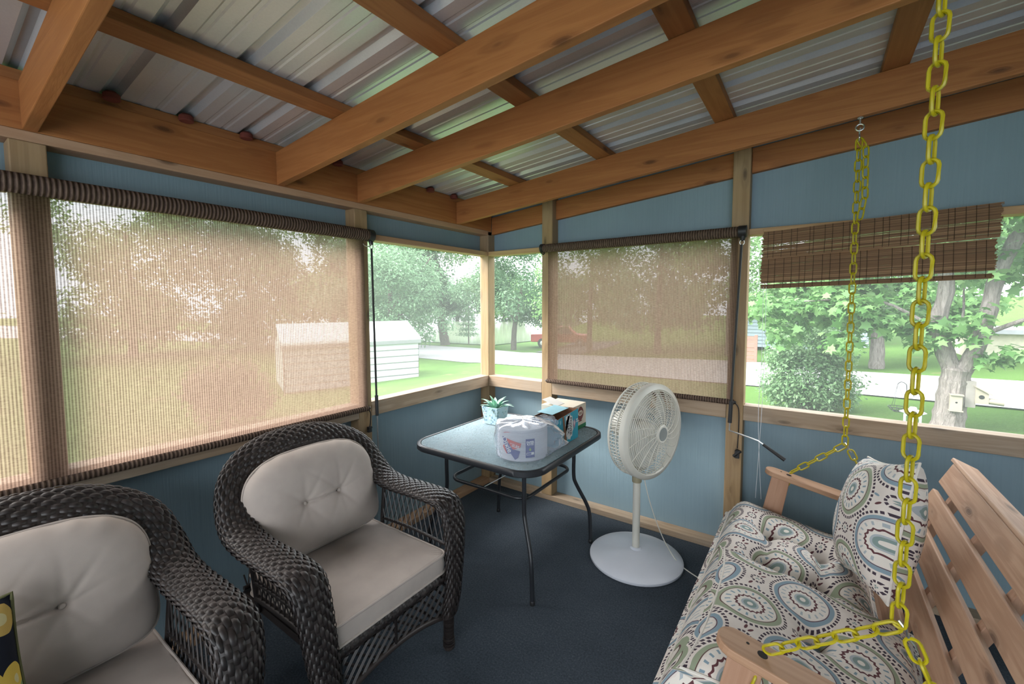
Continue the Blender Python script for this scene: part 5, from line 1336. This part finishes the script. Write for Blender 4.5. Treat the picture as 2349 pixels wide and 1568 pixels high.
for nm, p, q in (('end_wall', B_, C_), ('rear_wall', C_, D_), ('end_wall', D_, A_)):
    b = MB(); wall_ribs(b, p, q, zb, ze-0.02, 7)
    if nm == 'end_wall': mid = (p+q)/2; b.add([p+Vector((0, 0, ze-0.02)), q+Vector((0, 0, ze-0.02)), mid+Vector((0, 0, zr-0.04))], [(0, 1, 2)])
    b.build(nm, SM_, t_, smooth=False)
b = MB(); ov = 0.12; rows = []
for o_, z in ((-0.10, ze-0.20), (-0.10, ze-0.03), (-0.04, ze+0.07), (0.06, ze+0.12), (SHW/2, zr), (SHW-0.06, ze+0.12), (SHW+0.04, ze+0.07), (SHW+0.10, ze-0.03), (SHW+0.10, ze-0.2)):
    rows.append([A_-ud*ov+wd*o_+ud*((LN+2*ov)*k/16)+Vector((0, 0, z)) for k in range(17)])
b.grid(rows); rows2 = [[p-Vector((0, 0, 0.02)) for p in r] for r in rows]; b.grid(rows2, flip=True); b.build('roof', SM_, t_, angle=30)
b = MB(); b.hexa([A_-ud*ov-wd*0.105+Vector((0, 0, ze-0.225)), B_+ud*ov-wd*0.105+Vector((0, 0, ze-0.225)), B_+ud*ov-wd*0.06+Vector((0, 0, ze-0.225)), A_-ud*ov-wd*0.06+Vector((0, 0, ze-0.225))], [A_-ud*ov-wd*0.115+Vector((0, 0, ze-0.19)), B_+ud*ov-wd*0.115+Vector((0, 0, ze-0.19)), B_+ud*ov-wd*0.06+Vector((0, 0, ze-0.19)), A_-ud*ov-wd*0.06+Vector((0, 0, ze-0.19))]); b.build('eave_trim', TRIM, t_, smooth=False)

# red pickup far off
t_ = thing('red_car', 'red pickup parked on the dark driveway beyond the road', 'car', (-14.9, 29.0, -2.15), (0, 0, math.radians(24)))
REDP = plain('red_paint', (0.50, 0.055, 0.030), 0.3, var=0.03); GLS = plain('dark_glass', (0.05, 0.07, 0.09), 0.1)
kw = dict(world=False)
b = MB(); b.extrude([(-2.5, 0.45), (2.3, 0.45), (2.4, 0.75), (2.35, 1.02), (1.2, 1.10), (0.55, 1.72), (-0.75, 1.72), (-0.95, 1.12), (-2.5, 1.08)], lambda x, z, d: (x, d, z), -0.9, 0.9); b.build('body', REDP, t_, bevel=0.06, angle=30, **kw)
b = MB()
for y in (-0.905, 0.905): b.add([(1.02, y, 1.14), (0.48, y, 1.64), (-0.66, y, 1.64), (-0.8, y, 1.14)], [(0, 1, 2, 3)])
b.build('side_window', GLS, t_, smooth=False, **kw)
for x in (-1.55, 1.5):
    for y in (-0.82, 0.82):
        b = MB(); b.lathe([(0.2, -0.11), (0.33, -0.12), (0.38, -0.08), (0.38, 0.08), (0.33, 0.12), (0.2, 0.11)], 24, Matrix.Translation((x, y, 0.38)) @ Matrix.Rotation(PI/2, 4, 'X')); wh = b.build('wheel', BLKPL, t_, **kw)
        b = MB(); b.lathe([(0.19, -0.115), (0.18, -0.13), (0.02, -0.135)], 16, Matrix.Translation((x, y, 0.38)) @ Matrix.Rotation(PI/2 if y < 0 else -PI/2, 4, 'X') @ Matrix.Scale(-1, 4, (0, 0, 1))); b.build('wheel_cover', CHROME, wh, **kw)

# house, fence, tan building across the road
HB = plain('grey_blue_siding', (0.33, 0.40, 0.46), 0.7, var=0.05); RFG = plain('grey_shingles', (0.36, 0.37, 0.40), 0.9, var=0.15, scale=3)
t_ = thing('house', 'grey blue sided house with a grey roof across the road, hidden among trees', 'house', (2.0, 23.2, zg(2)))
zf = zg(2)
b = MB()
for i in range(12): b.hexa([(-0.75, 21.20-0.0, zf+0.17*i), (4.2, 21.2, zf+0.17*i), (4.2, 25, zf+0.17*i), (-0.75, 25, zf+0.17*i)], [(-0.75, 21.235, zf+0.17*i+0.17), (4.2, 21.235, zf+0.17*i+0.17), (4.2, 25, zf+0.17*i+0.17), (-0.75, 25, zf+0.17*i+0.17)])
b.build('wall', HB, t_, smooth=False)
b = MB(); b.hexa([(-1.1, 20.8, zf+2.04), (4.5, 20.8, zf+2.04), (4.5, 25.4, zf+2.04), (-1.1, 25.4, zf+2.04)], [(-1.1, 22.9, zf+3.35), (4.5, 22.9, zf+3.35), (4.5, 23.1, zf+3.35), (-1.1, 23.1, zf+3.35)]); b.build('roof', RFG, t_, smooth=False)
b = MB(); b.lathe([(0.16, 0.0), (0.16, 0.03), (0.12, 0.035)], 24, Matrix.Translation((-0.42, 21.2, zf+1.55)) @ Matrix.Scale(1.9, 4, (0, 0, 1)) @ Matrix.Rotation(PI/2, 4, 'X')); f = b.build('oval_window', plain('frame_white', (0.7, 0.72, 0.74), 0.5, var=0.02), t_)
b = MB(); b.lathe([(0.118, 0.036), (0.001, 0.037)], 24, Matrix.Translation((-0.42, 21.2, zf+1.55)) @ Matrix.Scale(1.9, 4, (0, 0, 1)) @ Matrix.Rotation(PI/2, 4, 'X')); b.build('pane', GLS, f)
for x0, x1 in ((1.9, 2.7), (3.1, 3.7)):
    b = MB(); b.box(x0, x1, 21.15, 21.22, zf+0.85, zf+1.75); f = b.build('window_frame', bpy.data.materials['frame_white'], t_, smooth=False)
    b = MB(); b.box(x0+0.06, x1-0.06, 21.14, 21.151, zf+0.91, zf+1.69); b.build('pane', GLS, f, smooth=False)
BR = plain('red_brown_boards', (0.36, 0.16, 0.12), 0.8, var=0.12)
t_ = thing('board_fence', 'short red brown horizontal board fence across the road', 'fence', (0.1, 15.9, zg(0)))
b = MB(); z = zg(0)
for i in range(7): b.box(-0.45, 0.40, 15.88, 15.91, z+0.02+0.148*i, z+0.02+0.148*i+0.136)
b.build('boards', BR, t_, smooth=False)
for x in (-0.45, 0.40): 
    b = MB(); b.box(x, x+0.1, 15.85, 15.95, z, z+1.1); b.build('fence_post', BR, t_, smooth=False)
t_ = thing('tan_building', 'low pale tan building with a flat roof at the right, across the road', 'building', (8.0, 17.6, zg(8)))
b = MB(); b.box(6.3, 10.5, 16.4, 19, zg(6.3), 0.55); b.build('wall', plain('tan_stucco', (0.50, 0.47, 0.36), 0.85), t_, smooth=False)
b = MB(); b.box(6.1, 10.7, 16.2, 19.2, 0.55, 0.68); b.build('roof', RFG, t_, smooth=False)

# things around the maple
BX = plain('bleached_wood', (0.30, 0.27, 0.21), 0.8, var=0.1)
t_ = thing('nest_box', 'small upright pale wooden box nailed to the forked maple trunk', 'box', (4.00, 6.235, 0.0))
b = MB(); b.box(3.945, 4.075, 6.20, 6.275, -0.10, 0.125); b.build('body', BX, t_, smooth=False, bevel=0.004)
b = MB(); b.box(3.935, 4.085, 6.18, 6.275, 0.125, 0.14); b.build('lid', BX, t_, smooth=False)
b = MB(); b.box(3.935, 4.085, 6.18, 6.275, -0.115, -0.10); b.build('ledge', BX, t_, smooth=False)
b = MB(); b.lathe([(0.014, 0.0), (0.012, 0.003), (0.0005, 0.003)], 14, Matrix.Translation((4.01, 6.20, 0.02)) @ Matrix.Rotation(PI/2, 4, 'X')); b.build('keyhole', BLKPL, t_)
t_ = thing('bird_feeder', 'pale wooden birdhouse feeder with a round hole on the right side of the maple', 'birdhouse', (4.33, 6.35, 0.1))
b = MB(); b.extrude([(4.22, 0.02), (4.36, 0.02), (4.36, 0.17), (4.235, 0.265), (4.22, 0.25)], lambda x, z, d: (x, d, z), 6.28, 6.42); b.build('body', BX, t_, smooth=False)
b = MB(); b.hexa([(4.20, 6.25, 0.272), (4.39, 6.25, 0.155), (4.39, 6.45, 0.155), (4.20, 6.45, 0.272)], [(4.20, 6.25, 0.287), (4.39, 6.25, 0.170), (4.39, 6.45, 0.170), (4.20, 6.45, 0.287)]); b.build('roof', BX, t_, smooth=False)
b = MB(); b.lathe([(0.030, 0.0), (0.030, 0.004), (0.0005, 0.004)], 18, Matrix.Translation((4.285, 6.28, 0.12)) @ Matrix.Rotation(PI/2, 4, 'X')); b.build('entrance_hole', BLKPL, t_)
b = MB(); b.tube([(4.33, 6.33, 0.065), (4.52, 6.31, 0.055)], 0.045, 14); b.build('feed_tube', BX, t_)
b = MB(); b.box(4.12, 4.23, 6.30, 6.40, -0.05, 0.34); b.build('mounting_board', plain('grey_board', (0.24, 0.22, 0.20), 0.85), t_, smooth=False)
t_ = thing('shepherd_hook', 'thin black shepherd hook pole with a hanging wire basket, left of the maple', 'garden hook', (3.50, 6.55, zg(3.5)))
b = MB(); hz = zg(3.5)
b.tube(sub_bez([(3.50, 6.55, hz), (3.50, 6.55, 0.10), (3.47, 6.55, 0.20), (3.42, 6.55, 0.215), (3.385, 6.55, 0.18)], 6), 0.006, 6); b.tube(sub_bez([(3.50, 6.55, 0.02), (3.53, 6.54, 0.09), (3.57, 6.53, 0.08), (3.585, 6.53, 0.0)], 5), 0.005, 6); b.build('hook_pole', BLACK, t_)
b = MB()
for z, r_ in ((-0.20, 0.125), (-0.235, 0.10), (-0.27, 0.06)): b.tube([(3.40+r_*math.cos(q), 6.55+r_*math.sin(q), z) for q in np.linspace(0, 2*PI, 19)[:-1]], 0.005, 5, closed=True)
for k in range(8):
    q = 2*PI*k/8; b.tube([(3.40+0.125*math.cos(q), 6.55+0.125*math.sin(q), -0.20), (3.40+0.06*math.cos(q), 6.55+0.06*math.sin(q), -0.27), (3.40, 6.55, -0.285)], 0.004, 5)
for k in range(3):
    q = 2*PI*k/3; b.tube([(3.40+0.125*math.cos(q), 6.55+0.125*math.sin(q), -0.20), (3.385, 6.55, 0.18)], 0.0025, 4)
b.build('wire_basket', BLACK, t_)
t_ = thing('garden_lantern', 'white garden lantern with arched windows and a grey roof, just above the sill', 'lantern', (2.96, 2.6, 0.3))
LX, LY, LZ = 2.995, 2.50, 0.40
b = MB()
for k in range(6):
    a0_, a1_ = 2*PI*k/6+0.3, 2*PI*(k+1)/6+0.3; r_ = 0.062
    p0 = Vector((LX+r_*math.cos(a0_), LY+r_*math.sin(a0_), 0)); p1 = Vector((LX+r_*math.cos(a1_), LY+r_*math.sin(a1_), 0)); d_ = p1-p0
    b.tube([p0+Vector((0, 0, LZ)), p0+Vector((0, 0, LZ+0.105))], 0.006, 6)
    b.tube([p0+d_*(0.5-0.42*math.cos(q))+Vector((0, 0, LZ+0.06+0.032*math.sin(q))) for q in np.linspace(0, PI, 9)], 0.005, 5); b.tube([p0+Vector((0, 0, LZ+0.1)), p1+Vector((0, 0, LZ+0.1))], 0.008, 5)
b.build('arched_frame', bpy.data.materials['frame_white'], t_)
b = MB(); b.lathe([(0.095, LZ+0.105), (0.098, LZ+0.110), (0.055, LZ+0.132), (0.02, LZ+0.140)], 6, Matrix.Translation((LX, LY, 0))); b.build('roof', RFG, t_, smooth=False)
b = MB(); b.lathe([(0.022, LZ+0.138), (0.028, LZ+0.147), (0.022, LZ+0.157), (0.001, LZ+0.160)], 14, Matrix.Translation((LX, LY, 0))); b.build('finial', bpy.data.materials['frame_white'], t_)
b = MB(); b.lathe([(0.085, LZ-0.006), (0.085, LZ+0.002)], 6, Matrix.Translation((LX, LY, 0))); b.build('tray', bpy.data.materials['frame_white'], t_, smooth=False)
b = MB(); b.tube([(LX, LY, zg(LX)), (LX, LY, LZ)], 0.018, 8); b.build('stake', BLACK, t_)
t_ = thing('pale_post', 'pale blue painted post standing outside at the right picture edge', 'post', (3.17, 0.40, zg(3.1)))
b = MB(); b.extrude([(3.125, zg(3.1)), (3.235, zg(3.1)), (3.235, 1.36), (3.150, 1.27)], lambda x, z, d: (x, d, z), 0.36, 0.47); b.build('shaft', plain('pale_blue_paint', (0.42, 0.52, 0.60), 0.6, var=0.04), t_, smooth=False)
